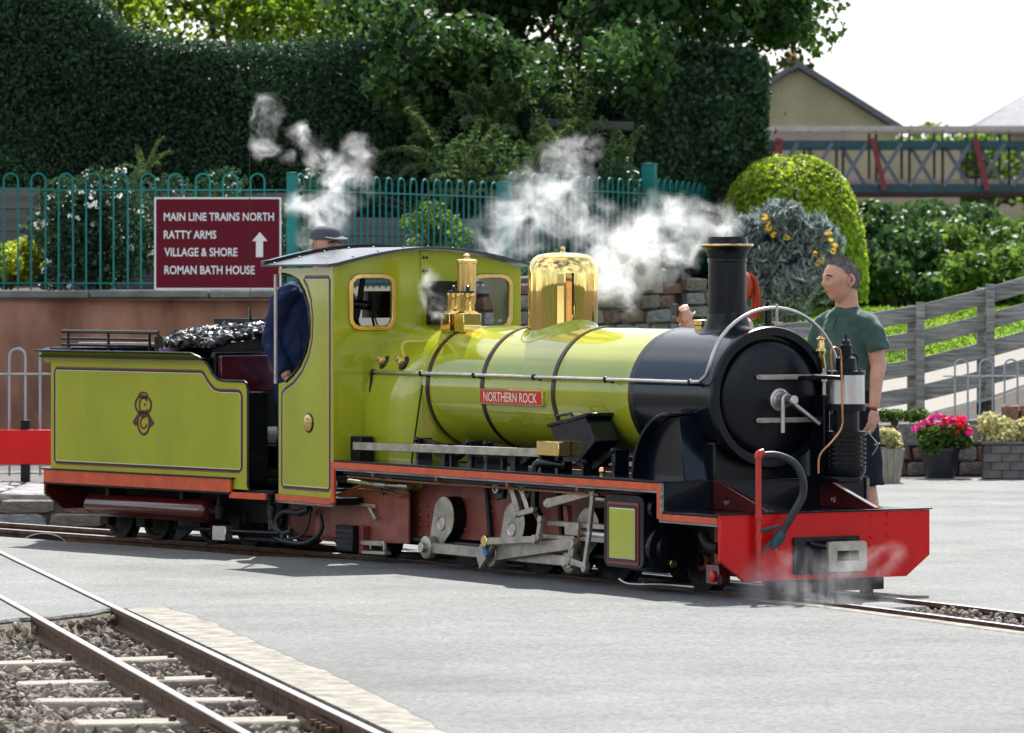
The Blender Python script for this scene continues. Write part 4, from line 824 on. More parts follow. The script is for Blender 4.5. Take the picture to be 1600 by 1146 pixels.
# dark block added to stop light below, brake hangers, pipe runs and nuts
m=MB(); m.box(1.35,4.9,-.17,.17,.09,.56); part('inner_light_block',m,'sooty',.01)
for u in (2.90,2.10):
    m=MB(); m.bar((u,.375,.50),(u-.05,.375,.14),.035,.022); m.prism([(u-.14,.12),(u-.02,.12),(u-.0,.34),(u-.06,.40),(u-.10,.26)],'y',.20,.28); part('brake_block',m,'sooty',.004)
for z,v,r_ in ((.53,.62,.011),(.505,.60,.008),(.15,.40,.012)): m=MB(); m.tube([(4.15,v,z),(3.2,v,z-.004),(2.2,v,z),(1.3,v,z)],r_,8); part('pipe_run',m,'rubber' if r_>.01 else 'copper')
for u in (3.75,3.0,2.2,1.45): m=MB(); m.box(u-.012,u+.012,.36,.655,.515,.545); part('footplate_bracket',m,'maroon',.003)
# rods
m=MB(); P_=[Vector((u+pu,.475,pz)) for u in (3.30,2.50,1.70)]
for a,b in zip(P_[:-1],P_[1:]): m.bar(a,b,(.062,.062),.03)
cr_=part('coupling_rod',m,'rod',.004)
for p in P_: m=MB(); m.lathe([(.068,-.022),(.068,.022),(.05,.028),(.022,.028),(.02,.036),(.002,.038)],p,(0,1,0),26); part('rod_end',m,'rod',.003,cr_)
ch=L.V(898,850,.53); big=Vector((2.5+pu,.515,pz+.002)); m=MB(); m.bar(big,ch,(.085,.06),.03); m.lathe([(.075,-.02),(.075,.02)],big,(0,1,0),26); m.lathe([(.045,-.022),(.045,.024)],ch,(0,1,0),22); part('connecting_rod',m,'rod',.004)
# return crank with blue oil cap, eccentric rod
a=L.V(765,846,.56); b=L.V(747,882,.56); m=MB(); m.prism([(p.x,p.z) for p in (L.V(747,862,.55),L.V(765,838,.55),L.V(775,846,.55),L.V(769,866,.55),L.V(754,890,.55))],'y',.545,.572); part('return_crank',m,'rod',.004)
m=MB(); m.bar(L.V(756,851,.58),L.V(762,869,.58),.035,.02); part('oil_cap',m,'bluecap',.003)
m=MB(); m.cyl((a.x,.57,a.z),(a.x,.60,a.z),.034,n=22); part('brass_cap',m,'brassdull',.004)
b=L.V(837,843,.58); m=MB(); m.bar((a.x,.585,a.z),b,(.042,.036),.022); m.cyl((b.x,.57,b.z),(b.x,.60,b.z),.026,n=18); part('eccentric_rod',m,'rod',.003)
def vb(name,pts,wd,v,th=.02,mat='rod',ends=0):
    m=MB(); q=[L.V(x,y,v) for x,y in pts]
    for a,b in zip(q[:-1],q[1:]): m.bar(a,b,wd,th)
    if ends:
        for p in (q[0],q[-1]): m.cyl((p.x,v-th*.7,p.z),(p.x,v+th*.7,p.z),ends,n=16)
    return part(name,m,mat,.003)
vb('expansion_link_bracket',[(836,735),(836,795),(848,818)],.045,.54,.03,'satin')
vb('expansion_link',[(846,812),(842,840)],.035,.575,.025,ends=.022)
vb('lifting_link',[(800,758),(812,800)],.05,.50,.03); vb('lifting_link',[(816,760),(828,800)],.04,.49,.03,'steel')
vb('rocker_arm',[(808,804),(834,797)],.032,.56,.025,ends=.018)
vb('valve_rod',[(855,787),(927,769)],(.055,.038),.56,.022,ends=.02)
vb('combination_lever',[(927,768),(921,830),(914,888)],.030,.60,.02,ends=.024)
vb('union_link',[(889,876),(915,885)],(.04,.03),.585,.022,ends=.028)
vb('drop_arm',[(896,850),(893,880)],.05,.57,.03,ends=.03)
vb('slide_bar',[(860,817),(950,824)],.028,.50,.05); vb('slide_bar',[(850,838),(950,845)],.026,.50,.05)
vb('slide_bar_bracket',[(886,790),(889,845)],.045,.47,.03,'maroon')
m=MB(); a=L.V(889,815,.52); b=L.V(910,838,.52); m.box(a.x,b.x,.48,.55,b.z,a.z); part('crosshead',m,'rod',.005)
m=MB(); a=L.V(905,833,.50); b=L.V(952,838,.50); m.cyl(a,b,.022); part('piston_rod',m,'steel'); m=MB(); a=L.V(925,778,.53); b=L.V(950,781,.53); m.cyl(a,b,.018); part('valve_spindle',m,'steel')
m=MB(); m.tube([L.V(889,858,.56),L.V(898,855,.57),L.V(903,842,.57),L.V(903,830,.57)],.0045,6,5); part('copper_oil_pipe',m,'copper')
m=MB()
for px in (778,819):
    m=MB(); p=L.V(px,762,.5); m.prism([(p.x-.075,.54),(p.x+.075,.54),(p.x+.03,p.z-.075),(p.x-.05,p.z-.06)],'y',.47,.50); mb_=part('motion_bracket',m,'satin',.004)
    m=MB(); m.lathe([(.034,0),(.034,.02),(.022,.02),(.02,.012)],(p.x,.5,p.z),(0,1,0),20); part('bearing',m,'steel',.002,mb_)
# --- cylinder and valve chest
a=L.V(944,766,.63); b=L.V(1006,889,.63); c=L.V(958,889,.63)
m=MB(); m.prism(rrect(b.x,a.x,.125,.515,.05),'y',-.632,-.40); part('cylinder_block',m,'black',.006,seg=2); m=MB(); m.prism(rrect(b.x,a.x,.125,.515,.05),'y',.40,.632); cy=part('cylinder_block',m,'black',.006,seg=2)
pu0,pu1,pz0,pz1=b.x+.045,a.x-.045,.145,.475
m=MB(); m.prism(rrect(pu0,pu1,pz0,pz1,.01),'y',.632,.637); part('cover_border',m,'linered',0,cy)
m=MB(); m.prism(rrect(pu0+.012,pu1-.012,pz0+.012,pz1-.012,.006),'y',.637,.640); part('cover_border',m,'lineblack',0,cy)
m=MB(); m.prism(rrect(pu0+.028,pu1-.028,pz0+.03,pz1-.03,.006),'y',.640,.643); part('cover_line',m,'linewhite',0,cy)
m=MB(); m.prism(rrect(pu0+.033,pu1-.033,pz0+.035,pz1-.035,.006),'y',.643,.646); part('cover_panel',m,'greenlight',.001,cy)
for s in (1,-1):
    cv=.488; cz=.235
    m=MB(); m.lathe([(.135,.30),(.135,.0),(.125,-.018),(.075,-.022),(.07,-.035),(.03,-.04),(.001,-.04)],(b.x-.005,s*cv,cz),(1,0,0),32); cc=part('cylinder_cover',m,'black',.003)
    m=MB()
    for k in range(10): q=2*PI*k/10; m.cyl((b.x-.02,s*cv+.112*math.cos(q),cz+.112*math.sin(q)),(b.x-.038,s*cv+.112*math.cos(q),cz+.112*math.sin(q)),.010,n=6)
    part('studs',m,'satin',0,cc)['kind']='stuff'
    m=MB(); m.lathe([(.066,.25),(.066,0),(.058,-.02),(.02,-.025),(.001,-.025)],(b.x-.005,s*.548,.445),(1,0,0),26); part('valve_cover',m,'black',.003)
p=L.U(1050,881,.76); m=MB(); m.cyl((p.x+.08,p.y,p.z),(p.x,p.y,p.z),.018); m.cyl((p.x,p.y,p.z),(p.x-.02,p.y,p.z),.024,n=8); part('relief_valve',m,'brassdull',.002)
m=MB(); m.tube([L.V(1000,905,.5),L.V(1020,917,.5),L.V(1060,921,.48),L.V(1085,926,.46)],.007,8,4); part('drain_pipe',m,'rail'); m=MB(); m.tube([L.V(968,905,.5),L.V(985,913,.5),L.V(1035,914,.5),L.V(1085,918,.48)],.008,8,4); part('drain_pipe',m,'steel')
# leading truck, guard irons, red lubricator under the deck
m=MB(); m.box(.35,1.3,-.30,.30,.20,.43); m.box(.15,.62,-.33,-.30,.10,.43); m.box(.15,.62,.30,.33,.10,.43); part('leading_truck',m,'sooty',.01)
a=L.V(1102,880,.50); b=L.V(1127,922,.50); m=MB(); m.box(b.x+.03,a.x,.42,.50,b.z+.02,a.z); lb=part('lubricator',m,'maroongloss',.008); m=MB(); m.lathe([(.03,0),(.03,.012),(.02,.016),(.001,.016)],((a.x+b.x)/2,.50,(a.z+b.z)/2),(0,1,0)); m.box((a.x+b.x)/2-.03,(a.x+b.x)/2+.03,.498,.508,(a.z+b.z)/2-.01,(a.z+b.z)/2+.01); part('lubricator_cap',m,'signalred',.002,lb)
m=MB(); m.box(.10,.50,.34,.38,.14,.40); part('truck_frame',m,'maroon',.006); m=MB(); m.tube([L.V(1098,835,.5),L.V(1108,852,.5),L.V(1125,858,.5)],.03,10,3); part('sander_pipe',m,'sooty')
m=MB(); m.box(-.01,.06,-.36,.30,.035,.10); m.box(.0,.02,-.30,-.22,.012,.09); m.box(.0,.02,.18,.24,.012,.09); part('guard_iron',m,'sooty',.005)
# --- boiler
def circ(u,r,n=56,cz=BZ): return [(u,r*math.sin(2*PI*k/n),cz+r*math.cos(2*PI*k/n)) for k in range(n)]
m=MB(); m.rings([circ(u,BR) for u in (1.38,2.0,3.0,3.70)]); bo_=part('boiler_barrel',m,'green',ang=60)
# firebox wrapper widening to the cab
def wsec(u,t,n=40):
    o=[]; w_=BR+t*.072; zc=BZ-t*.12
    for k in range(n+1):
        a=-PI/2+PI*k/n; ry=1.402-zc; o.append((u,w_*math.sin(a),zc+ry*math.cos(a)))
    return [(u,-w_,.60)]+o+[(u,w_,.60)]
m=MB(); m.rings([wsec(3.66+.02,0.0),wsec(3.70,.25),wsec(3.95,.75),wsec(4.26,1)]); fb=part('firebox_wrapper',m,'green',ang=60)
p=[(3.66,.60),(3.66,1.02),(3.685,1.035),(3.70,.60)]; m=MB(); q=[L.V(660,602,.385),L.V(654,640,.395),L.V(643,722,.41)]; m.tube(q,.006,6); part('wrapper_seam',m,'lineblack',0,fb)
m=MB(); m.rings([circ(u,r,56) for u,r in ((L.V(985,620,.365).x,.365),(.56,.365))]); sb=part('smokebox',m,'black',ang=60)
for u,wd in ((L.V(985,620,.365).x,.05),(L.V(863,620,.365).x,.032),(L.V(752,620,.365).x,.032),(L.V(667,620,.365).x,.032)):
    m=MB(); n=64; rs=[]
    for uu,r in ((u-wd/2,BR+.0),(u-wd/2,BR+.0055),(u+wd/2,BR+.0055),(u+wd/2,BR)): rs.append(circ(uu,r,n))
    m.rings(rs,cap=False); bd=part('boiler_band',m,'lineblack',ang=30)
    m=MB()
    for s in (-1,1): m.rings([circ(u+s*(wd/2+.004)-.0025,BR+.003,n),circ(u+s*(wd/2+.004)+.0025,BR+.003,n)],cap=False)
    part('band_lining',m,'linered',0,bd)
# smokebox front ring and door
m=MB(); m.lathe([(.33,.03),(.372,.03),(.378,.015),(.378,-.02),(.368,-.03),(.352,-.034),(.33,-.03),(.31,-.01),(.30,.02)],(.55,0,BZ),(-1,0,0),64,cap=False); m.lathe([(.372,-.03),(.001,-.03)],(.55,0,BZ),(-1,0,0),48) ; part('smokebox_ring',m,'satin',ang=50,parent=sb)
m=MB(); m.lathe([(.309,-.02),(.309,.006),(.302,.016),(.27,.026),(.20,.036),(.1,.042),(.001,.044)],(.55,0,BZ-.004),(-1,0,0),64); dr=part('smokebox_door',m,'satin',ang=50)
ud=.505
def fz(px,py,u=ud): return L.U(px,py,u)
for y0 in (590.,657.5):
    a=fz(1184,y0); b=fz(1285,y0); m=MB(); m.bar((ud-.005,a.y,a.z),(ud-.005,b.y,a.z),.028,.014,(1,0,0)); m.cyl((ud-.012,a.y,a.z),(ud+.002,a.y,a.z),.014); part('hinge_strap',m,'rod',.003,dr)
a=fz(1287,575); b=fz(1287,735); m=MB(); m.cyl((ud,a.y,a.z),(ud,a.y,b.z),.011,n=12)
for y0 in (590.,657.5): q=fz(1287,y0); m.box(ud-.02,ud+.02,q.y-.022,q.y+.028,q.z-.022,q.z+.022)
part('hinge_post',m,'steel',.002,dr)
c=fz(1217,625); m=MB(); m.lathe([(.062,-.004),(.062,.012),(.05,.018),(.042,.014),(.036,.02),(.036,.08),(.028,.085),(.026,.15),(.02,.156),(.001,.156)],(ud,c.y,c.z),(-1,0,0),28); ds_=part('door_spindle',m,'steel',.001,dr)
m=MB(); h0=Vector((ud-.11,c.y,c.z)); e1=L.U(1223,677,ud-.11); m.cyl((ud-.11,e1.y,h0.z),(ud-.11,e1.y,e1.z),.0125); e2=L.U(1280,663,ud-.14); h2=L.U(1238,630,ud-.14); m.cyl(h2,e2,.0125); part('door_handle',m,'steel',.002)
# lamp bracket and top valve
p=fz(1212,505); m=MB(); m.box(ud-.02,ud+.0,p.y-.03,p.y+.01,p.z-.015,p.z+.005); m.cyl((ud-.012,p.y+.0,p.z),(ud-.012,p.y,p.z+.10),.008); part('lamp_bracket',m,'rod',.002)
p=L.U(1200,500,.95); m=MB(); m.cyl((.95,p.y,1.32),(.95,p.y,p.z+.06),.022); m.lathe([(.022,0),(.026,.01),(.018,.03),(.010,.045)],(.95,p.y,p.z+.06)); m.box(.92,.98,p.y-.03,p.y+.03,p.z-.03,p.z-.02); part('blower_valve',m,'black',.002)
# handrail running along the boiler and over the smokebox front
hr=[(4.21,.40,1.12),(3.0,.40,1.12),(1.5,.40,1.12),(.72,.40,1.12),(.60,.405,1.125),(.53,.408,1.16)]
ch_=[(.50,.415*math.cos(R(a)),1.13+.385*math.sin(R(a))) for a in range(14,167,8)]
m=MB(); m.tube(hr+ch_+[(.50,-.418,1.16),(.50,-.418,1.06)],.0105,10); hd=part('handrail',m,'steel')
for u in (4.205,3.62,3.0,2.33,1.56,.70):
    m=MB(); m.ball((u,.40,1.12),.018,12); m.cyl((u,.40,1.12),(u,.345,1.105),.009); part('stanchion',m,'satin',0,hd)
m=MB(); m.tube([(4.20,.415,1.12),(4.20,.415,1.06),(4.205,.42,1.0)],.008,8); part('handrail_drop',m,'satin',0,hd)
# chimney
cu=.955
def saddle(mb,u0,r0,r1,h,rb,n=56,steps=7):
    rs=[]
    for k in range(steps+1):
        t=k/steps; r=r1+(r0-r1)*t; ring=[]
        for i in range(n):
            a=2*PI*i/n; y=r*math.sin(a); yy=min(abs(y),rb-.002); zb_=BZ+math.sqrt(rb*rb-yy*yy); ring.append((u0+r*math.cos(a),y,zb_+.003+h*t*t*t if k else zb_-.004))
        rs.append(ring)
    mb.rings(rs,cap=False)
m=MB(); saddle(m,cu,.104,.165,.085,.367); m.lathe([(.102,1.40),(.103,1.48),(.1035,1.60),(.103,1.76),(.108,1.765),(.108,1.775),(.104,1.78),(.108,1.80),(.118,1.82),(.132,1.838),(.141,1.845),(.143,1.853),(.138,1.858),(.112,1.862),(.108,1.890),(.104,1.897),(.088,1.897),(.085,1.85),(.085,1.5)],(cu,0,0),n=48,cap=False); chm=part('chimney',m,'satin',ang=40)
m=MB(); m.lathe([(.141,1.846),(.1445,1.852),(.139,1.859)],(cu,0,0),n=48,cap=False); part('chimney_lip',m,'brassdull',0,chm)
p=L.V(1095,505,.05); m=MB(); m.lathe([(.036,-.03),(.036,.0),(.042,.002),(.042,.028),(.036,.032),(.001,.032)],(p.x,.05,p.z-.014),n=12); part('brass_plug',m,'brassdull',.002)
# dome
du=2.68; m=MB(); saddle(m,du,.2025,.242,.035,.362,64,9); part('dome_saddle',m,'green',ang=60)
m=MB(); m.lathe([(.199,1.33),(.199,1.45),(.200,1.60),(.200,1.70),(.197,1.735),(.188,1.765),(.172,1.79),(.145,1.808),(.10,1.818),(.05,1.822),(.03,1.822),(.012,1.825),(.011,1.838),(.014,1.845),(.009,1.855),(.001,1.857)],(du,0,0),n=72); part('dome',m,'brass',ang=50)
# safety valves and turret
p=L.V(729,440,0.0); m=MB(); m.lathe([(.050,1.40),(.050,1.52),(.054,1.53),(.056,1.55),(.057,1.76),(.062,1.765),(.062,1.783),(.05,1.787),(.02,1.79),(.018,1.80),(.022,1.81),(.012,1.82),(.001,1.822)],(p.x,0,0),n=36); part('safety_valve_casing',m,'brassdull')
for k,px in enumerate((709,731)):
    p=L.V(px,470,.12); m=MB(); m.box(p.x-.055,p.x+.055,.06,.18,1.36,1.47); m.rings([[(p.x+sx*.05,.12+sy*.05,1.47) for sx,sy in ((-1,-1),(1,-1),(1,1),(-1,1))],[(p.x+sx*.036,.12+sy*.036,1.485) for sx,sy in ((-1,-1),(1,-1),(1,1),(-1,1))]]); sv=part('safety_valve_base',m,'brass',.004)
    m=MB(); m.lathe([(.034,1.48),(.038,1.49),(.038,1.575),(.042,1.58),(.042,1.59)],(p.x,.12,0),n=24); part('safety_valve',m,'brass',.001,sv)
    m=MB(); m.lathe([(.043,1.59),(.04,1.602),(.015,1.607),(.010,1.625),(.014,1.63),(.001,1.637)],(p.x,.12,0),n=20); part('valve_cap',m,'black',0,sv)
# washout plugs
for px,py in ((600,566),(630,567)):
    p=L.V(px,py,.36); d=Vector((.1,.8,.5)).normalized(); m=MB(); m.lathe([(.046,-.05),(.046,.0),(.034,.006)],p,d,20); q=part('washout_flange',m,'lineblack'); m=MB(); m.lathe([(.028,0),(.028,.03),(.018,.034),(.018,.055),(.001,.056)],p,d,8); part('washout_plug',m,'brassdull',.002,q)
# nameplate
a=L.V(753,608,.372); b=L.V(850,635,.372); nu0,nu1=2.285,2.985; nz0,nz1=.955,1.045
m=MB(); m.box(nu0,nu1,.352,.374,nz0,nz1); npl=part('nameplate',m,'brass',.002)
m=MB(); m.box(nu0+.01,nu1-.01,.374,.3755,nz0+.009,nz1-.009); part('nameplate_field',m,'red',0,npl)
vs,fs=textmesh('NORTHERN ROCK',.60,.056,bold=.012); m=MB(); m.add([(nu1-.048-v[0],.3768,nz0+.017+v[1]) for v in vs],fs); part('nameplate_letters',m,'linewhite',0,npl,smooth=False)
# --- fittings on the running board
m=MB(); a=L.V(553,697,.56); b=L.V(845,708,.56); m.bar(a,b,.047,.018); part('reach_rod',m,'rod',.003)
m=MB(); p=L.V(556,682,.53); m.box(p.x-.06,p.x+.08,.44,.53,.60,.74); part('reach_rod_bracket',m,'satin',.006)
p0=L.V(838,689,.58); p1=L.V(858,713,.58); m=MB(); m.box(p1.x-.10,p0.x,.50,.58,p1.z,p0.z); part('brass_block',m,'brassdull',.004)
m=MB(); p=L.V(800,735,.6); m.tube([L.V(836,745,.60),L.V(836,730,.60),L.V(845,724,.58),L.V(880,727,.5)],.022,10,4); part('weighshaft_arm',m,'black')
# slanted oil box with handle
a=[L.V(*q,.50) for q in ((857,664),(915,650),(930,690),(905,722),(880,722),(866,686))]
m=MB(); m.prism([(q.x,q.z) for q in a],'y',.34,.50); ob_=part('oil_box',m,'black',.006)
m=MB(); q0,q1=L.V(855,667,.51),L.V(918,650,.51); m.bar((q0.x,.42,q0.z+.006),(q1.x,.42,q1.z+.006),.02,.19,(0,1,0)); part('oil_box_lid',m,'satin',.004,ob_); m=MB(); m.tube([L.V(873,664,.45),L.V(871,650,.45),L.V(893,646,.45),L.V(897,657,.45)],.008,8); part('lid_handle',m,'black',0,ob_)
for u in (3.30,2.50,1.72):
    m=MB()
    for k in range(6): l=.30-.035*k; z=.70-.016*k; m.rings([[(u+l*t,.36,z-.05*t*t*0+.03*abs(t)**2),(u+l*t,.42,z+.03*abs(t)**2),(u+l*t,.42,z+.013+.03*abs(t)**2),(u+l*t,.36,z+.013+.03*abs(t)**2)] for t in (-1,-.5,0,.5,1)])
    sp=part('leaf_spring',m,'satin')
    for s in (-1,1): m=MB(); m.box(u+s*.30-.018,u+s*.30+.018,.345,.44,.60,.745); m.ball((u+s*.30,.44,.735),.018,10); part('spring_hanger',m,'black',.004,sp)
    m=MB(); m.box(u-.03,u+.03,.35,.44,.59,.72); part('spring_buckle',m,'satin',.004,sp)
m=MB()
for px in (706,737,786,912): p=L.V(px,727,.52); m.box(p.x-.012,p.x+.012,.50,.53,.60,.66); m.cyl((p.x,.515,.66),(p.x,.515,.685),.02,n=8)
tag(part('oil_cups',m,'satin',.002),kind='stuff')
p=L.V(941,735,.58); m=MB(); m.lathe([(.014,.60),(.014,.625),(.018,.63),(.016,.65),(.001,.653)],(p.x,.58,0),n=12); part('brass_oil_cup',m,'brassdull')
# steam pipe casing (curved wing) and saddle
def wing(y0,y1):
    pts=[(.66,.60)]
    for k in range(15): a=R(90*k/14); pts.append((.72+.37*math.sin(a),.60+.36*math.cos(a)))
    return pts
def wing_rim():
    o=[(.72+.37*math.sin(R(90*k/14)),.60+.36*math.cos(R(90*k/14))) for k in range(15)]; i=[(.72+.352*math.sin(R(90*k/14)),.60+.342*math.cos(R(90*k/14))) for k in range(15)]
    return o+i[::-1]
for s in (1,-1):
    m=MB(); m.prism([(u_,.60+(z_-.60)*.94) for u_,z_ in wing(0,0)],'y',.22*s,.46*s); wc=part('steam_pipe_casing',m,'black',.004); m=MB(); m.prism(wing_rim(),'y',.20*s,.53*s); part('casing_flange',m,'black',.003,wc)
m=MB(); m.box(.62,1.38,-.30,.30,.44,.80); part('smokebox_saddle',m,'satin',.01)
m=MB(); q=L.V(1052,640,.40); m.box(q.x-.10,q.x+.02,.35,.41,q.z-.02,q.z-.012); m.box(q.x-.10,q.x-.09,.35,.41,q.z-.05,q.z-.012); part('lamp_iron',m,'satin',.002)
# air pump on the far front corner
pu_=.30; pc=L.U(1322,600,pu_); pv=pc.y
def pz_(y): return L.U(1322,y,pu_).z
m=MB(); m.lathe([(.100,pz_(632)),(.100,pz_(584))],(pu_,pv,0),n=36); ap=part('air_pump_cylinder',m,'silver')
m=MB(); m.lathe([(.104,pz_(642)),(.106,pz_(632)),(.102,pz_(631))],(pu_,pv,0),n=32); part('air_pump_flange',m,'satin',0,ap); m=MB(); m.lathe([(.104,pz_(586)),(.104,pz_(580)),(.05,pz_(578))],(pu_,pv,0),n=32); m.lathe([(.055,pz_(580)),(.055,pz_(560)),(.03,pz_(556)),(.032,pz_(540)),(.024,pz_(538)),(.022,pz_(532)),(.010,pz_(530)),(.008,pz_(522))],(pu_,pv,0),n=20); part('air_pump_head',m,'satin',0,ap); m=MB(); m.lathe([(.07,pz_(676)),(.07,pz_(642))],(pu_,pv,0),n=24)
fin=[]; y=678
while y<724: fin+=[(.108,pz_(y)),(.108,pz_(y+3.5)),(.088,pz_(y+4)),(.088,pz_(y+7))]; y+=7.2
m.lathe([(.11,pz_(674)),(.11,pz_(678))]+fin+[(.108,pz_(728)),(.104,pz_(738)),(.08,.60)],(pu_,pv,0),n=36); part('air_pump_body',m,'satin',0,ap,ang=30)
for k in range(5): 
    a=R(200+k*40); m=MB(); m.cyl((pu_+.085*math.cos(a),pv+.085*math.sin(a),pz_(582)),(pu_+.085*math.cos(a),pv+.085*math.sin(a),pz_(577)),.012,n=6); part('pump_stud',m,'satin',0,ap)
m=MB(); m.tube([L.U(1300,585,.2),L.U(1299,548,.2),L.U(1310,545,.2),L.U(1314,560,.2),L.U(1316,640,.18),L.U(1315,668,.18),L.U(1300,690,.18),L.U(1281,712,.2),L.U(1279,740,.2)],.0055,8,4); part('copper_pipe',m,'copper',0,ap)
m=MB(); m.tube([L.U(1333,580,.3),L.U(1340,560,.3),L.U(1330,552,.3),L.U(1326,560,.3)],.007,8,4); part('steam_pipe',m,'satin',0,ap)
m=MB(); p=L.U(1283,540,.5); m.lathe([(.02,-.05),(.028,-.03),(.018,-.01),(.018,.03),(.026,.035),(.01,.05)],p,n=14); m.tube([p,p+Vector((.0,-.02,-.12))],.01,8); part('brass_valve',m,'brassdull',0,ap)
m=MB(); p=L.U(1302,592,.25); m.tube([(.45,p.y+.08,p.z),(.3,p.y+.08,p.z+.01),(.2,p.y-.02,p.z+.005)],.012,8); part('pump_pipe',m,'satin',0,ap)
m=MB(); m.box(.2,.56,pv-.03,pv+.12,.59,.62); m.box(.42,.56,pv+.02,pv+.06,.60,1.05); part('pump_bracket',m,'satin',.006,ap)
# red vacuum pipe and hose on the beam
m=MB(); a=L.U(1185,905,-.035); b=L.U(1185,716,-.035); m.tube([a,b],.0155,12); m.tube([b,b+Vector((0,-.004,.02)),b+Vector((0,-.03,.028))],.021,12,4)
for y0 in (807,838,893): q=L.U(1185,y0,-.035); m.cyl((q.x,q.y,q.z-.012),(q.x,q.y,q.z+.012),.021,n=12)
vp=part('brake_pipe',m,'signalred')
m=MB(); m.tube([L.U(1192,712,-.035),L.U(1215,712,-.05),L.U(1241,724,-.09),L.U(1254,748,-.11),L.U(1254,775,-.10),L.U(1240,802,-.08),L.U(1222,832,-.06)],.020,14,6); part('brake_hose',m,'rubber',0,vp)
m=MB(); q=L.U(1222,832,-.06); q2=L.U(1206,858,-.05); m.tube([q,q.lerp(q2,.5),q2],[.026,.032,.012],12); m.tube([L.U(1186,830,-.04),L.U(1216,823,-.05)],.010,8); m.tube([L.U(1188,866,-.04),L.U(1206,845,-.05)],.007,8); part('hose_coupling',m,'bteal',.0,vp)
# --- cab
oc=[(4.958,1.700),(4.90,1.703),(4.79,1.690),(4.70,1.665),(4.62,1.60),(4.565,1.51),(4.545,1.43),(4.55,1.33),(4.59,1.24),(4.665,1.155),(4.76,1.095),(4.85,1.055),(4.958,1.04)]
def cabside(y0,y1):
    m=MB(); m.prism([(4.25,.372),(4.25,1.742),(4.95,1.735)]+[(min(u,4.95),z) for u,z in oc]+[(4.95,.372)],'y',y0,y1); return m
for s in (1,-1):
    cs_=part('cab_side',cabside(.63*s,.642*s),'green',.002)
    if s>0:
        m=MB(); m.tube([(u,.642,z) for u,z in oc[1:-1]],.010,8); part('opening_bead',m,'black',0,cs_)
        lin=[(4.80,.40+.02),(4.28+.02,.40+.02)]
        pan=[(4.90,.435),(4.885,.42),(4.315,.42),(4.30,.435),(4.30,1.665),(4.315,1.68),(4.60,1.68),(4.62,1.672)]+[(4.575,1.63),(4.525,1.55),(4.50,1.43),(4.51,1.31),(4.555,1.21),(4.64,1.115),(4.75,1.045),(4.85,1.01),(4.895,.985),(4.90,.95)]
        m=MB(); ribbon(m,pan,.014,'y',.6415,.6445); part('panel_lining',m,'lineblack',0,cs_,smooth=False)
        def inset(P,d):
            o=[]; n=len(P); 
            for i in range(n):
                p,q=P[i-1],P[(i+1)%n]; dx,dy=q[0]-p[0],q[1]-p[1]; l=math.hypot(dx,dy); o.append((P[i][0]+dy/l*d,P[i][1]-dx/l*d))
            return o
        m=MB(); ribbon(m,inset(pan,-.011),.006,'y',.6415,.6442); part('panel_lining',m,'linered',0,cs_,smooth=False); m=MB(); ribbon(m,inset(pan,.0095),.004,'y',.6415,.6440); part('panel_lining',m,'linewhite',0,cs_,smooth=False)
        p=L.V(482,661,.645); m=MB(); m.lathe([(.060,0),(.060,.004),(.052,.007)],(p.x,.642,p.z),(0,1,0),32); bp_=part('works_plate_rim',m,'black',0,cs_); m=MB(); m.lathe([(.050,0),(.050,.0085),(.046,.009),(.001,.009)],(p.x,.642,p.z),(0,1,0),32); part('works_plate',m,'brassdull',0,cs_)
        m=MB(); m.box(p.x-.035,p.x+.035,.651,.6525,p.z-.002,p.z+.002); 
        for t,zz_,w_ in (('1976',.014,.04),('7',-.03,.014)): vs,fs=textmesh(t,w_,.014); m.add([(p.x+w_/2-v[0],.6525,p.z+zz_+v[1]) for v in vs],fs)
        part('works_plate_lettering',m,'maroon',0,cs_,smooth=False)
m=MB(); m.tube([(4.965,.655,1.70),(4.965,.655,1.04)],.010,10); part('cab_handrail',m,'steel')
# cab front with windows
w1=rrect(.255,.515,1.395,1.675,.05); w2=rrect(-.555,-.315,1.395,1.675,.05); N_=20
arch=[(-.642+1.284*k/N_,1.742+.105*math.cos(PI/2*abs(-1+2*k/N_))) for k in range(N_+1)]
bh=[(.40*math.sin(-PI*.6+PI*1.2*k/24),BZ-.02+.37*math.cos(-PI*.6+PI*1.2*k/24)) for k in range(25)]
m=MB(); m.prism([(-.642,.60)]+arch+[(.642,.60)],'x',4.245,4.257,[w1,w2]); cf=part('cab_front',m,'green',.0015)
for wv,nm in ((w1,'near'),(w2,'far')):
    x0=min(p[0] for p in wv); x1=max(p[0] for p in wv); m=MB(); m.prism(rrect(x0-.028,x1+.028,1.367,1.703,.075),'x',4.232,4.262,[rrect(x0-.001,x1+.001,1.394,1.676,.05)]); wf=part('window_frame',m,'brassdull',.003); m=MB(); m.box(4.248,4.252,x0,x1,1.395,1.675); part('window_pane',m,'glass',0,wf,smooth=False)
    m=MB()
    for k in range(5):
        for zz_ in (1.381,1.689): m.ball((4.231,x0+(x1-x0)*k/4,zz_),.005,6)
    tag(part('frame_screws',m,'brassdull',0,wf),kind='stuff')
m=MB(); m.box(4.236,4.246,.0,.055,1.40,1.838); fs_=part('joint_strip',m,'green',.001)
m=MB()
for zz_ in (1.80,1.72): 
    for y in (.016,.038): m.ball((4.234,y,zz_),.009,8,(.5,1,1))
tag(part('bolts',m,'black',0,fs_),kind='stuff')
m=MB(); m.box(4.15,4.244,-.13,.02,1.40,1.66); m.cyl((4.16,-.13,1.63),(4.12,-.16,1.635),.03); part('whistle_manifold',m,'sooty',.01)
m=MB(); m.box(4.12,4.24,-.24,.02,1.385,1.425); part('manifold_base',m,'sooty',.006)
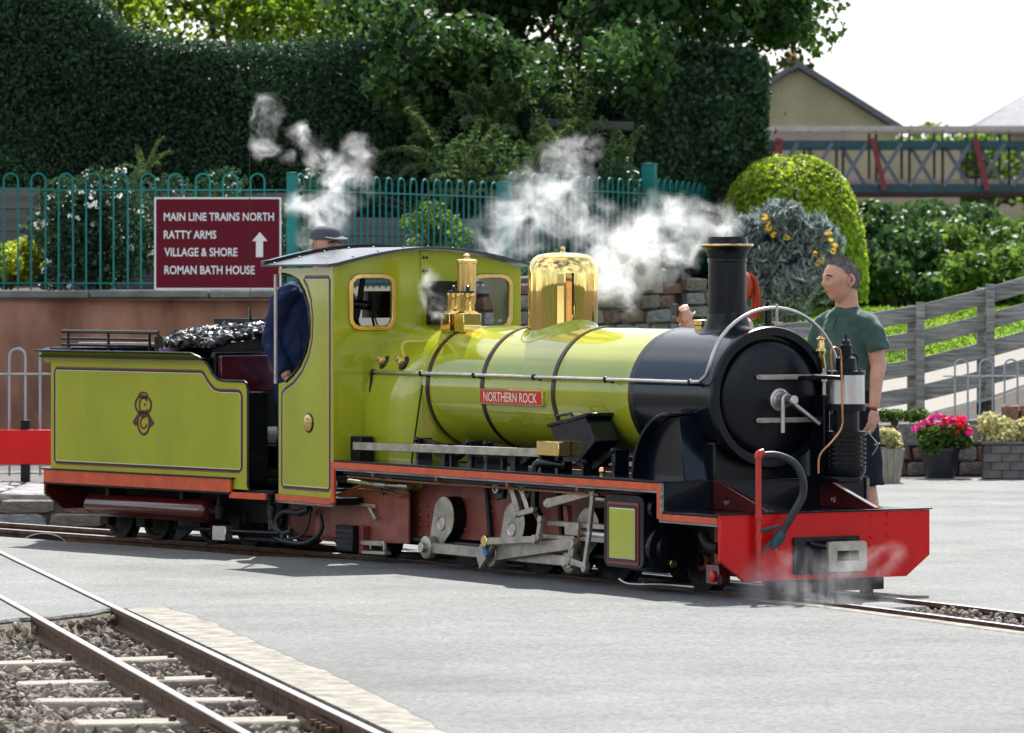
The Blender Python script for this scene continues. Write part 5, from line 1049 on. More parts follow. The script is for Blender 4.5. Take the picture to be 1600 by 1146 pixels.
# cab roof
def rz(y): return 1.742+.105*math.cos(PI/2*min(1,abs(y)/.70))
ys=[-.72+1.44*k/28 for k in range(29)]
m=MB(); m.rings([[(u,y,rz(y)+.004) for y in ys]+[(u,y,rz(y)+.018) for y in reversed(ys)] for u in (4.17,4.6,5.03)]); rf=part('cab_roof',m,'roof',.002,ang=50)
m=MB(); m.rings([[(u,y,rz(y)+.018) for y in ys]+[(u,y,rz(y)+.040) for y in reversed(ys)] for u in (4.985,5.035)]); part('roof_rain_strip',m,'black',.002,rf)
m=MB()
for k in range(9):
    y=.68-.17*k; m.ball((4.93,y,rz(y)+.019),.012,8,(1,1,.6)); m.ball((4.25,y,rz(y)+.019),.009,8,(1,1,.6))
tag(part('roof_rivets',m,'roof',0,rf),kind='stuff')
# cab interior: floor, backhead, pipes, seat
m=MB(); m.box(4.25,5.05,-.62,.62,.33,.372); part('cab_floor',m,'satin')
m=MB(); m.box(4.26,4.34,-.36,.36,.5,1.34); bk=part('backhead',m,'sooty',.02)
m=MB(); m.tube([(4.45,.40,1.36),(4.42,.38,1.5),(4.4,.36,1.7)],.018,8); m.tube([(4.36,.1,1.5),(4.4,.45,1.52)],.03,10); m.box(4.33,4.45,.18,.34,1.44,1.6); m.tube([(4.42,.25,1.3),(4.4,.3,1.45)],.008,8); part('gauge_pipes',m,'satin',0,bk)
m=MB(); m.tube([(4.4,.22,1.30),(4.38,.30,1.46)],.006,6); part('copper_pipe',m,'copper',0,bk)
m=MB(); m.lathe([(.06,0),(.06,.03),(.05,.035),(.001,.035)],(4.35,-.1,1.5),(1,0,0),20); part('pressure_gauge',m,'brassdull',0,bk)
# under the cab: axlebox, brake gear, hoses
a=L.V(527,820,.52); b=L.V(547,862,.52); m=MB(); m.box(b.x-.05,a.x,.46,.53,b.z,a.z); 
for k in range(5): z=b.z+(a.z-b.z)*(k+.5)/5; m.box(b.x-.055,a.x+.004,.528,.536,z-.006,z+.006)
part('axlebox',m,'satin',.006)
m=MB(); m.box(b.x-.10,b.x-.05,.44,.49,b.z-.01,a.z); part('axlebox_guide',m,'maroon',.004)
m=MB(); m.bar(L.V(566,848,.48),L.V(600,850,.48),.03,.03); m.bar(L.V(600,845,.49),L.V(602,862,.49),.022,.02); m.bar(L.V(571,863,.49),L.V(606,865,.49),.02,.05); part('brake_hanger',m,'rod',.004)
m=MB(); m.bar(L.V(558,788,.45),L.V(588,792,.45),.02,.02); m.bar(L.V(577,792,.46),L.V(588,812,.46),.02,.02); part('brake_lever',m,'rod',.003)
for pts,r_ in (([(470,803),(445,800),(432,815),(440,833),(456,830)],.018),([(485,795),(482,820),(470,838),(445,842),(425,838)],.008),([(500,805),(502,830),(480,848),(450,847),(430,840)],.015),([(424,772),(422,800),(430,825),(445,840)],.018),([(427,790),(424,815),(424,828)],.02)):
    m=MB(); m.tube([L.V(x,y,.50) for x,y in pts],r_,10,6); part('flexible_hose',m,'rubber')
m=MB(); m.cyl(L.V(468,802,.5),L.V(484,796,.5),.022); m.tube([L.V(350,832,.4),L.V(440,834,.45)],.02,10); m.tube([L.V(385,842,.42),L.V(455,846,.45)],.017,10); part('brake_pipework',m,'rubber')
m=MB(); m.box(5.0,5.25,.25,.34,.10,.33); part('drag_box',m,'maroon',.005)
# ================================================================ TENDER
te=empty('tender',(T.C[0],T.C[1],0),R(180-T.th),'lime green coal tender with black and red lining coupled behind the cab','tender')
def tp_(name,mb,mat,bevel=0,parent=None,**k): return build(name,mb,M[mat],te if parent is None else parent,bevel,**k)
tsil=[(.25,.385),(.25,1.00),(.262,1.03),(.285,1.043),(.50,1.046),(.56,1.055),(.61,1.085),(.655,1.14),(2.37,1.14),(2.37,.455),(.40,.455),(.40,.385)]
for s in (1,-1):
    m=MB(); m.prism(tsil,'y',.63*s,.642*s); ts=tp_('tank_side',m,'green',.002)
    m=MB(); prof=[(.642,1.138),(.646,1.155),(.656,1.172),(.675,1.190),(.702,1.206),(.702,1.214),(.668,1.200),(.645,1.182),(.632,1.158),(.630,1.138)]
    rs=[]
    for u,t in ((.655,0.0),(.67,.45),(.70,.8),(.76,1),(1.5,1),(2.37,1),(2.44,1)): rs.append([(u,s*(.642+(y-.642)*(t if u<2.4 else 1)),1.138+(z-1.138)*(t if t>.01 else .05)) for y,z in prof])
    m.rings(rs); tp_('tank_flare',m,'green',0,ts,ang=50)
    m=MB(); m.tube([(.70,s*.672,1.185),(.76,s*.700,1.212),(1.5,s*.702,1.213),(2.45,s*.704,1.213)],.008,8); m.tube([(.70,s*.66,1.185),(.655,s*.643,1.142),(.61,s*.642,1.087),(.56,s*.642,1.057),(.50,s*.642,1.048),(.285,s*.642,1.045),(.262,s*.642,1.032),(.248,s*.642,1.0),(.248,s*.642,.40)],.009,8); tp_('edge_bead',m,'black',0,ts)
    if s>0:
        pan=[(.315,.515),(.335,.498),(2.305,.498),(2.32,.515),(2.32,1.08),(2.305,1.098),(.735,1.098),(.715,1.093),(.655,1.035),(.60,.995),(.54,.985),(.345,.985),(.325,.975),(.315,.955)]
        m=MB(); ribbon(m,pan,.014,'y',.6415,.6445); tp_('panel_lining',m,'lineblack',0,ts,smooth=False)
        def inset2(P,d):
            o=[]; n=len(P)
            for i in range(n):
                p,q=P[i-1],P[(i+1)%n]; dx,dy=q[0]-p[0],q[1]-p[1]; l=math.hypot(dx,dy); o.append((P[i][0]+dy/l*d,P[i][1]-dx/l*d))
            return o
        m=MB(); ribbon(m,inset2(pan,.011),.006,'y',.6415,.6442); tp_('panel_lining',m,'linered',0,ts,smooth=False); m=MB(); ribbon(m,inset2(pan,-.0095),.004,'y',.6415,.6440); tp_('panel_lining',m,'linewhite',0,ts,smooth=False)
        # monogram emblem of interlaced ovals and letters
        m=MB(); c=T.V(224,647,.645); k_=.125/32    # metres per photo pixel on the plate height
        def ov(px,py,rx,ry,a0=0,a1=360,wd=.012):
            pts=[(c.x-(px-224)*.0069+rx*math.cos(R(a)),c.z-(py-647)*.00402+ry*math.sin(R(a))) for a in np.linspace(a0,a1,26)]; ribbon(m,pts if a1-a0<360 else pts[:-1],wd,'y',.642,.6452,a1-a0>=360)
        ov(223.5,618,.045,.018); ov(223.5,633,.085,.058,wd=.016); ov(224,634,.045,.05,205,505,.013); ov(224,661,.062,.072,wd=.016); ov(224,661,.032,.034,190,470,.012); ov(224,647,.055,.016,wd=.012)
        def pl(pts): m.prism([(c.x-(x-224)*.0069,c.z-(y-647)*.00402) for x,y in pts],'y',.642,.6455)
        pl([(214,648),(207,661),(212,667),(216,655)]); pl([(233,648),(241,661),(235,667),(231,655)]); pl([(226,634),(224,632),(226,630),(228,634)])
        tp_('monogram',m,'maroongloss',0,ts,smooth=False)
m=MB(); m.box(2.36,2.374,-.63,.63,.455,1.14); tp_('tank_end',m,'green',.002)
m=MB(); m.box(.66,2.43,-.69,.69,1.17,1.185); tp_('tank_top',m,'satin')
m=MB(); m.box(2.20,2.45,-.60,.60,1.186,1.235); tp_('tank_locker',m,'satin',.006)
m=MB(); m.box(.62,.66,-.62,.62,.40,1.22); m.box(.30,.62,-.62,-.30,.40,1.0); m.box(.30,.62,.45,.62,.40,.98); bkh=tp_('tank_bulkhead',m,'black',.004)
m=MB(); m.box(.58,.62,-.40,.60,.98,1.20); tp_('coal_door',m,'maroongloss',.004,bkh)
m=MB(); m.cyl((.47,.10,.70),(.47,.60,.70),.06,n=20); tp_('seat_roll',m,'seat'); m=MB(); m.box(.40,.60,.10,.62,.50,.66); tp_('seat_box',m,'black',.02)
m=MB(); m.box(.05,.62,-.60,.60,.36,.385); tp_('footplate',m,'satin',.003)
# coal retaining plates, fire-iron rack
m=MB(); m.box(1.0,2.0,-.40,-.385,1.185,1.42); m.box(.95,1.0,-.40,.40,1.18,1.3); tp_('coal_plate',m,'satin',.004)
m=MB(); m.prism([(1.0,1.186),(1.0,1.25),(1.1,1.31),(1.55,1.31),(1.55,1.186)],'y',.40,.414); tp_('coal_plate',m,'satin',.004)
for v in (.52,-.5):
    for z in (1.25,1.29,1.335):
        m=MB(); m.tube([(2.42,v,z),(1.45,v,z)]+([(1.36,v,z-.005),(1.32,v,z-.06),(1.30,v,1.19)] if z>1.3 else []),.012 if z>1.3 else .009,8,3); tp_('rack_rail',m,'satin')
    for u in (2.35,1.9,1.45): m=MB(); m.cyl((u,v,1.185),(u,v,1.34),.009,n=8); tp_('rack_post',m,'satin')
m=MB(); m.tube([(2.4,.40,1.255),(1.4,.38,1.26)],.010,8); tp_('fire_iron',m,'wood'); m=MB(); m.tube([(2.45,.3,1.245),(1.3,.32,1.25)],.012,8); tp_('fire_iron',m,'rod')
m=MB(); m.ball((1.22,.50,1.24),.06,12,(1,.7,.9)); m.ball((1.30,.50,1.22),.05,10,(1.3,.7,.6)); tp_('purple_rag',m,'rag') if 'rag' in M else None
p=T.V(391,503,-.35); m=MB(); m.tube([(p.x,-.35,1.18),(p.x,-.35,1.42),(p.x,-.35,1.50)],[.012,.011,.007],8); m.tube([(p.x,-.35,1.5),(p.x+.01,-.35,2.75)],.0022,5); tp_('whip_aerial',m,'black')
# underframe
m=MB(); m.box(.40,2.42,.645,.665,.365,.448); m.box(.05,.42,.640,.660,.33,.368); tp_('valance',m,'valance',.002); m=MB(); m.box(.38,2.44,.60,.672,.448,.456); m.box(.40,2.42,.64,.668,.355,.366); tp_('valance_edge',m,'satin')
m=MB(); m.prism([(-.66,.445),(.66,.445),(.66,.29),(.52,.19),(-.52,.19),(-.66,.29)],'x',2.40,2.425); tp_('rear_buffer_beam',m,'maroongloss',.003)
m=MB(); m.box(.30,2.4,.30,.34,.16,.44); m.box(.30,2.4,-.34,-.30,.16,.44); m.box(.3,2.4,-.6,.6,.40,.445); tp_('tender_frame',m,'sooty',.006)
for u in (.75,1.15,1.75,2.15):
    for v in (.235,-.235): 
        m=MB(); m.lathe([(.03,-.02),(.10,-.01),(.115,-.025),(.145,-.022),(.147,.012),(.168,.02),(.168,.034),(.10,.03),(.03,.03)],(u,v,.147),(0,-1 if v>0 else 1,0),30); tp_('wheel',m,'sooty')
    m=MB(); m.box(u-.05,u+.05,.31,.38,.09,.21); tp_('axlebox',m,'sooty',.008)
m=MB(); m.box(.65,1.25,.33,.36,.15,.22); tp_('bogie_frame',m,'sooty',.006); m=MB(); m.box(1.65,2.25,.33,.36,.15,.22); tp_('bogie_frame',m,'sooty',.006)
m=MB(); m.lathe([(.001,0),(.05,.004),(.070,.02),(.074,.04),(.074,1.26),(.070,1.28),(.05,1.296),(.001,1.30)],(.775,.535,.235),(1,0,0),36); ar=tp_('air_reservoir',m,'maroongloss',ang=50)
m=MB(); m.cyl((.775,.535,.235),(.74,.535,.235),.018); m.tube([(.74,.535,.235),(.70,.535,.24),(.69,.52,.40)],.014,10,4); m.cyl((.69,.53,.19),(.69,.53,.27),.03,n=12); tp_('reservoir_pipe',m,'sooty',0,ar)
for u in (1.0,1.8): m=MB(); m.box(u-.015,u+.015,.46,.60,.30,.37); tp_('reservoir_strap',m,'sooty',0,ar)
a=T.V(331,821,.56); b=T.V(352,846,.56); m=MB(); m.box(b.x,a.x,.50,.56,b.z,a.z); tp_('valve_box',m,'steel',.005)
m=MB(); m.tube([T.V(275,825,.45),T.V(331,828,.53)],.012,8); m.tube([T.V(352,830,.53),T.V(437,834,.5)],.014,8); tp_('train_pipe',m,'satin')
m=MB(); m.box(.02,.30,.24,.30,.07,.33); m.box(-.02,.05,-.3,.3,.12,.33); tp_('drag_plate',m,'maroon',.004)
# coal heap
r=np.random.default_rng(3); nC=1500; t=(1+5**.5)/2
ico=np.array([(-1,t,0),(1,t,0),(-1,-t,0),(1,-t,0),(0,-1,t),(0,1,t),(0,-1,-t),(0,1,-t),(t,0,-1),(t,0,1),(-t,0,-1),(-t,0,1)],float)/1.9
fcs=np.array([(0,11,5),(0,5,1),(0,1,7),(0,7,10),(0,10,11),(1,5,9),(5,11,4),(11,10,2),(10,7,6),(7,1,8),(3,9,4),(3,4,2),(3,2,6),(3,6,8),(3,8,9),(4,9,5),(2,4,11),(6,2,10),(8,6,7),(9,8,1)])
uv=np.stack([.66+r.random(nC)*1.25,-.40+r.random(nC)*1.0],1); uv=uv[uv[:,0]+.55*(uv[:,1]+.4)<1.78]; nC=len(uv); hh=1.20+.17*np.clip(1-((uv[:,0]-1.0)/.9)**2,0,1)*np.clip(1-(np.abs(uv[:,1])/.75)**2.5,0,1); s=.014+.024*r.random(nC)**1.6
V_=ico[None]*(.6+.7*r.random((nC,12,1)))*s[:,None,None]*(.7+.6*r.random((nC,1,3))); Q,_=np.linalg.qr(r.normal(size=(nC,3,3))); V_=np.einsum('nij,nkj->nki',Q,V_)+np.stack([uv[:,0],uv[:,1],hh],1)[:,None]
me=bpy.data.meshes.new('coal'); me.from_pydata(V_.reshape(-1,3),[],(fcs[None]+12*np.arange(nC)[:,None,None]).reshape(-1,3)); me.materials.append(M['coal']); co=bpy.data.objects.new('coal',me); COL.objects.link(co); co.location=te.location; co.rotation_euler=te.rotation_euler; tag(co,'heap of shiny black coal lumps piled in the tender','coal',kind='stuff')
m=MB(); K=14; m.add([(.66+1.25*i/K,-.40+1.0*j/K,1.185+.155*max(0,1-((.66+1.25*i/K-1.0)/.75)**2)*max(0,min(1,(1.75-(.66+1.25*i/K)-.55*(1.0*j/K))*4))*max(0,1-(abs(-.40+1.0*j/K)/.75)**2.5)) for j in range(K+1) for i in range(K+1)],[(j*(K+1)+i,j*(K+1)+i+1,(j+1)*(K+1)+i+1,(j+1)*(K+1)+i) for j in range(K) for i in range(K)]); build('coal_bed',m,M['coal'],co)
# ================================================================ PEOPLE
M['skin']=pm('skin',(.60,.30,.21),.5,var=.12,scale=14,rvar=.06,spec=.35,bump=.03,bscale=160,col2=(.66,.36,.26)); M['skin'].node_tree.nodes['Principled BSDF'].inputs['Subsurface Weight'].default_value=.12; M['skin'].node_tree.nodes['Principled BSDF'].inputs['Subsurface Radius'].default_value=(.012,.005,.003)
M['teeshirt']=pm('dark_green_tee',(.050,.094,.085),.9,var=.15,scale=5,bump=.25,bscale=9,sheen=.2,spec=.2); M['navy']=pm('navy_shorts',(.010,.014,.026),.85,var=.2,scale=8,bump=.2,bscale=14,spec=.2)
M['overall']=pm('navy_overalls',(.012,.022,.075),.8,var=.25,scale=6,bump=.35,bscale=11,spec=.25); M['tank']=pm('lavender_top',(.22,.20,.27),.85,var=.1,scale=6,bump=.2,bscale=14,spec=.2)
M['hairgrey']=pm('grey_hair',(.17,.165,.165),.75,var=.5,scale=60,bump=.5,bscale=220,col2=(.36,.34,.33)); M['hairred']=pm('red_hair',(.45,.06,.015),.5,var=.4,scale=30,bump=.6,bscale=120,streak=(6,6,.6)); M['capgrey']=pm('grey_cap',(.10,.11,.13),.85,var=.2,scale=10,bump=.2)
M['lip']=pm('lips',(.40,.15,.12),.45,var=.1); M['brow']=pm('eyebrow',(.05,.035,.03),.8,var=.3); M['eye']=pm('eye_white',(.55,.52,.5),.25,var=.05); M['iris']=pm('iris',(.03,.03,.03),.15,var=.1); M['shoe']=pm('shoe',(.03,.03,.035),.6,var=.2); M['phone']=pm('phone',(.01,.01,.012),.2,var=.1)
def head_rings(S,c,yaw,pitch=0):
    """a sculpted head facing -Y, returned as rings (height .236*S)"""
    a_,b_,h_=.078*S,.099*S,.118*S; ny,nx=44,56; rs=[]
    g=lambda x,s:math.exp(-(x/s)**2)
    for j in range(ny+1):
        ph=-PI/2+PI*j/ny; ring=[]
        for i in range(nx):
            th=2*PI*i/nx; x,y,z=math.cos(ph)*math.sin(th),-math.cos(ph)*math.cos(th),math.sin(ph)
            fx=x*a_; fy=y*b_; fz=z*h_; fr=max(0,-y)
            t=max(0,-z); fx*=1-.26*t**1.3; 
            if y>0: fy*=1.0-.30*max(0,-z-.15); fz_=fz
            else: fy*=1-.10*t**2
            az=math.atan2(x,-y)       # 0 is straight ahead
            zz=z
            d=0
            d+=.021*S*g(az,.17)*(g(zz+.20,.13)+.55*g(zz+.02,.16)) # nose, longest low down
            d+=.008*S*g(abs(az)-.30,.30)*g(zz-.16,.09)          # brow
            d-=.011*S*g(abs(az)-.36,.20)*g(zz-.02,.10)          # eye sockets
            d+=.006*S*g(abs(az)-.62,.25)*g(zz+.17,.18)          # cheek bones
            d+=.007*S*g(az,.28)*g(zz+.50,.09)                  # lips
            d-=.004*S*g(az,.35)*g(zz+.50,.02)
            d-=.004*S*g(az,.3)*g(zz+.62,.07)
            d+=.014*S*g(az,.34)*g(zz+.80,.14)                  # chin
            d+=.006*S*g(abs(az)-1.15,.35)*g(zz+.62,.2)         # jaw
            r=math.hypot(fx,fy)+1e-6; fx+=d*fx/r; fy+=d*fy/r
            p=Vector((fx,fy,fz)); p=Matrix.Rotation(pitch,3,'X')@p; p=Matrix.Rotation(yaw,3,'Z')@p; ring.append(Vector(c)+p)
        rs.append(ring)
    return rs
def limb(mb,pts,rr,n=12,sm=5): mb.tube(pts,rr,n,sm)
def hand(mb,wrist,d,nrm,S=1,curl=.6,side=1):
    """palm and five fingers; d points along the hand, nrm out of the back of the hand, side: thumb side"""
    w_=Vector(wrist); d=Vector(d).normalized(); nrm=Vector(nrm).normalized(); t=d.cross(nrm).normalized()*side
    e=[]
    for k in range(6):
        u=k/5; wd=(.024+.018*math.sin(PI*min(1,u*.8+.12)))*S; th=(.016-.003*u)*S; c=w_+d*(.085*S*u); e.append([c+t*(wd*math.cos(a))+nrm*(th*math.sin(a)) for a in [2*PI*i/12 for i in range(12)]])
    mb.rings(e)
    for k,(o,l) in enumerate(((-.030,.060),(-.010,.075),(.010,.080),(.029,.072))):
        b=w_+d*.078*S+t*o*S; q=[b]; dd=d.copy(); l*=S
        for f_ in (.42,.33,.25):
            dd=(Matrix.Rotation(curl*1.0,3,t*side)@dd) if False else (dd-nrm*curl*.55).normalized(); q.append(q[-1]+dd*l*f_)
        mb.tube(q,[.0095*S,.0088*S,.0080*S,.0062*S],8,2)
    b=w_+d*.025*S+t*.028*S; q=[b,b+(d*.5+t*.7-nrm*.3).normalized()*.034*S,b+(d*.8+t*.75-nrm*.6).normalized()*.062*S]; mb.tube(q,[.012*S,.010*S,.007*S],8,3)
def oval(c,rx,ry,n=24,tilt=0): return [Vector((c[0]+rx*math.cos(2*PI*i/n),c[1]+ry*math.sin(2*PI*i/n),c[2]+tilt*math.sin(2*PI*i/n))) for i in range(n)]
def body_obj(name,mb,parent,vox=.0065,mat='skin'):
    o=build(name,mb,M[mat],parent); rm=o.modifiers.new('r','REMESH'); rm.mode='VOXEL'; rm.voxel_size=vox; rm.use_smooth_shade=True; s_=o.modifiers.new('s','SMOOTH'); s_.factor=.5; s_.iterations=2; return o
def cloth(name,mb,mat,parent,vox=.009,amp=.03,sc_=.07):
    o=body_obj(name,mb,parent,vox,mat); tx=bpy.data.textures.new('folds','CLOUDS'); tx.noise_scale=sc_; tx.noise_depth=1; d=o.modifiers.new('d','DISPLACE'); d.texture=tx; d.strength=amp; d.mid_level=.5; d.texture_coords='LOCAL'; s_=o.modifiers.new('s2','SMOOTH'); s_.factor=.4; s_.iterations=1; return o
def face_parts(p,c,S,yaw,body):
    Rm=Matrix.Rotation(yaw,3,'Z')
    def F(x,y,z): return Vector(c)+Rm@Vector((x*S,y*S,z*S))
    for sx in (-1,1):
        m=MB(); m.ball(F(sx*.030,-.081,.004),.0115*S,12); ey=build('eye',m,M['eye'],p); m=MB(); m.ball(F(sx*.031,-.0885,.004),.0055*S,8); build('iris',m,M['iris'],ey)
        m=MB(); m.tube([F(sx*.012,-.097,.020),F(sx*.030,-.094,.027),F(sx*.050,-.080,.021)],[.004*S,.005*S,.003*S],6,3); build('eyebrow',m,M['brow'],p)
        m=MB(); m.tube([F(sx*.017,-.0905,.0115),F(sx*.030,-.0925,.0155),F(sx*.044,-.084,.0105)],.0032*S,6,3); build('eyelid',m,M['skin'],p)
        m=MB(); pts=[F(sx*(.076+.012*math.sin(PI*k/10)),.012+.018*math.sin(PI*k/10)-.010*math.cos(PI*k/10)*0,.034-.066*k/10) for k in range(11)]; m.tube(pts,[.004*S]+[.008*S]*9+[.005*S],8); m.ball(F(sx*.077,.014,.0),.018*S,12,(.35,1,1.5)); build('ear',m,M['skin'],p)
    m=MB(); m.tube([F(-.024,-.086,-.059),F(-.010,-.0945,-.0585),F(0,-.096,-.0590),F(.010,-.0945,-.0585),F(.024,-.086,-.059)],[.002*S,.0042*S,.0042*S,.0042*S,.002*S],8,3); build('lips',m,M['lip'],p)
# ---- man in the dark green tee
def man():
    loc=(X(1322,28.5),28.5,0); S=1.0; p=empty('person',loc,R(-44),'man with cropped grey hair in a dark green tee behind the air pump','person')
    m=MB(); hc=(0,-.05,1.664); yaw=R(-19)
    m.rings(head_rings(1.10,hc,yaw)); m.tube([(0,.01,1.46),(0,.004,1.54),(0,-.006,1.62)],[.075,.068,.066],16,3)
    m.rings([oval((0,.01,z),rx,ry) for z,rx,ry in ((.95,.155,.110),(1.05,.150,.115),(1.2,.152,.115),(1.35,.165,.105),(1.43,.12,.08),(1.47,.06,.06))])
    m.tube([(.13,.01,1.41),(.178,.015,1.37),(.218,.03,1.17),(.236,.0,1.12),(.262,-.06,.92)],[.050,.054,.048,.044,.029],12,5)
    m.tube([(-.13,.01,1.41),(-.178,.0,1.37),(-.24,-.02,1.17),(-.24,-.10,1.13),(-.13,-.25,1.10)],[.050,.054,.048,.044,.029],12,5)
    hand(m,(.27,-.065,.905),(-.05,-.22,-1),(1,-.1,0),1,.75,-1); hand(m,(-.125,-.255,1.10),(.9,-.4,-.05),(0,-.5,.9),1,.6,1)
    for s in (-1,1): k=.06 if s>0 else 0; m.tube([(s*.09,.0,.93),(s*.10+k*.5,0,.72),(s*.105+k*.8,-.005,.50),(s*.108+k,.02,.30),(s*.108+k,.025,.08)],[.098,.082,.058,.056,.038],14,4); m.tube([(s*.108+k,.04,.045),(s*.112+k,-.06,.04),(s*.118+k,-.17,.03)],[.042,.042,.03],10,3)
    body_obj('body',m,p); face_parts(p,hc,1.10,yaw,None)
    # hair: cropped shell on sides, back and thin on top
    hr_=head_rings(1.10*1.02,hc,yaw); m=MB(); n=len(hr_[0]); rs=[]; Rm=Matrix.Rotation(-yaw,3,'Z')
    keep=[]; vs=[v for r_ in hr_ for v in r_]; fs=[]
    for j in range(len(hr_)-1):
        for i in range(n):
            q=[j*n+i,j*n+(i+1)%n,(j+1)*n+(i+1)%n,(j+1)*n+i]; cc=sum((vs[k] for k in q),Vector())/4-Vector(hc); cc=Rm@cc
            lim=np.interp(cc.y,[-.11,-.085,-.035,.0,.03,.13],[.2,.104,.070,.025,-.04,-.065])
            if cc.z>lim: fs.append(q)
    m.add(vs,fs); ho=build('hair',m,M['hairgrey'],p); so_=ho.modifiers.new('s','SOLIDIFY'); so_.thickness=.004
    hp=[];hn=[]; rq=random.Random(3)
    for q in fs:
        cc=sum((vs[k] for k in q),Vector())/4; nn_=(cc-Vector(hc)).normalized()
        for _ in range(4): hp.append(tuple(cc+nn_*.003+Vector((rq.uniform(-.006,.006),rq.uniform(-.006,.006),rq.uniform(-.006,.006))))); hn.append(tuple(nn_.cross(Vector((rq.uniform(-1,1),rq.uniform(-1,1),rq.uniform(-1,1))))))
    tag(leaves('hair_strands',np.array(hp),np.array(hn),.013,M['hairgrey'],ho,.2,.14,5),kind='stuff')
    # tee: torso tube with yoke, two sleeves
    m=MB(); m.rings([oval((0,y,z),rx,ry,32) for z,rx,ry,y in ((1.00,.172,.140,.005),(1.01,.174,.143,.005),(1.10,.168,.143,.005),(1.22,.170,.142,.005),(1.33,.174,.134,.005),(1.41,.165,.118,.01),(1.45,.150,.103,.012))])
    m.rings([oval((0,.004,z),rx,ry,24) for z,rx,ry in ((1.38,.185,.11),(1.44,.155,.098),(1.475,.115,.09),(1.50,.082,.08),(1.51,.07,.072))])
    m.tube([(.10,.01,1.43),(.155,.012,1.405),(.200,.017,1.34),(.224,.022,1.255)],[.066,.070,.067,.066],18,4); m.tube([(-.10,.01,1.43),(-.155,.01,1.405),(-.200,.0,1.34),(-.228,-.008,1.255)],[.066,.070,.067,.066],18,4)
    ts=cloth('tee_shirt',m,'teeshirt',p)
    m=MB(); m.tube([(.075*math.sin(a),.006-.074*math.cos(a),1.502-.035*max(0,math.cos(a))**3) for a in [2*PI*k/24 for k in range(24)]]+[(0,-.068,1.467)],.007,8); build('neckband',m,M['teeshirt'],ts); m=MB(); m.tube([(0,-.078,1.468),(0,-.105,1.43),(0,-.122,1.38)],.005,8); build('placket',m,M['teeshirt'],ts)
    m=MB(); m.rings([oval((0,.005,z),rx,ry,28) for z,rx,ry in ((1.02,.180,.134),(.95,.186,.138),(.86,.185,.135))])
    for s in (-1,1): m.rings([oval((s*x+(.05*(.92-z)/.45 if s>0 else 0),.0,z),rx,ry,22) for z,x,rx,ry in ((.92,.09,.103,.125),(.75,.102,.105,.112),(.55,.108,.10,.104),(.47,.108,.102,.106))])
    cloth('shorts',m,'navy',p,.009,.016)
    for s in (-1,1): m=MB(); m.rings([oval((s*.112+(.06 if s>0 else 0),-.045,z),rx,ry,20) for z,rx,ry in ((0,.05,.15),(.03,.052,.152),(.06,.046,.12),(.085,.04,.06))]); build('shoe',m,M['shoe'],p)
    m=MB(); q=Vector((.262,-.10,.80)); m.tube([q,q+Vector((.02,-.02,-.03)),q+Vector((.06,0,-.09)),q+Vector((.02,.0,-.15))],.003,6,4); m.cyl(q+Vector((.05,-.01,-.09)),q+Vector((.09,-.02,-.08)),.006); tag(build('wire_key',m,M['steel']),'thin bent wire key dangling from the hand of the man in green','key').location=loc
    bpy.context.view_layer.update(); k_=bpy.data.objects['wire_key']; k_.rotation_euler=(0,0,R(-44))
man()
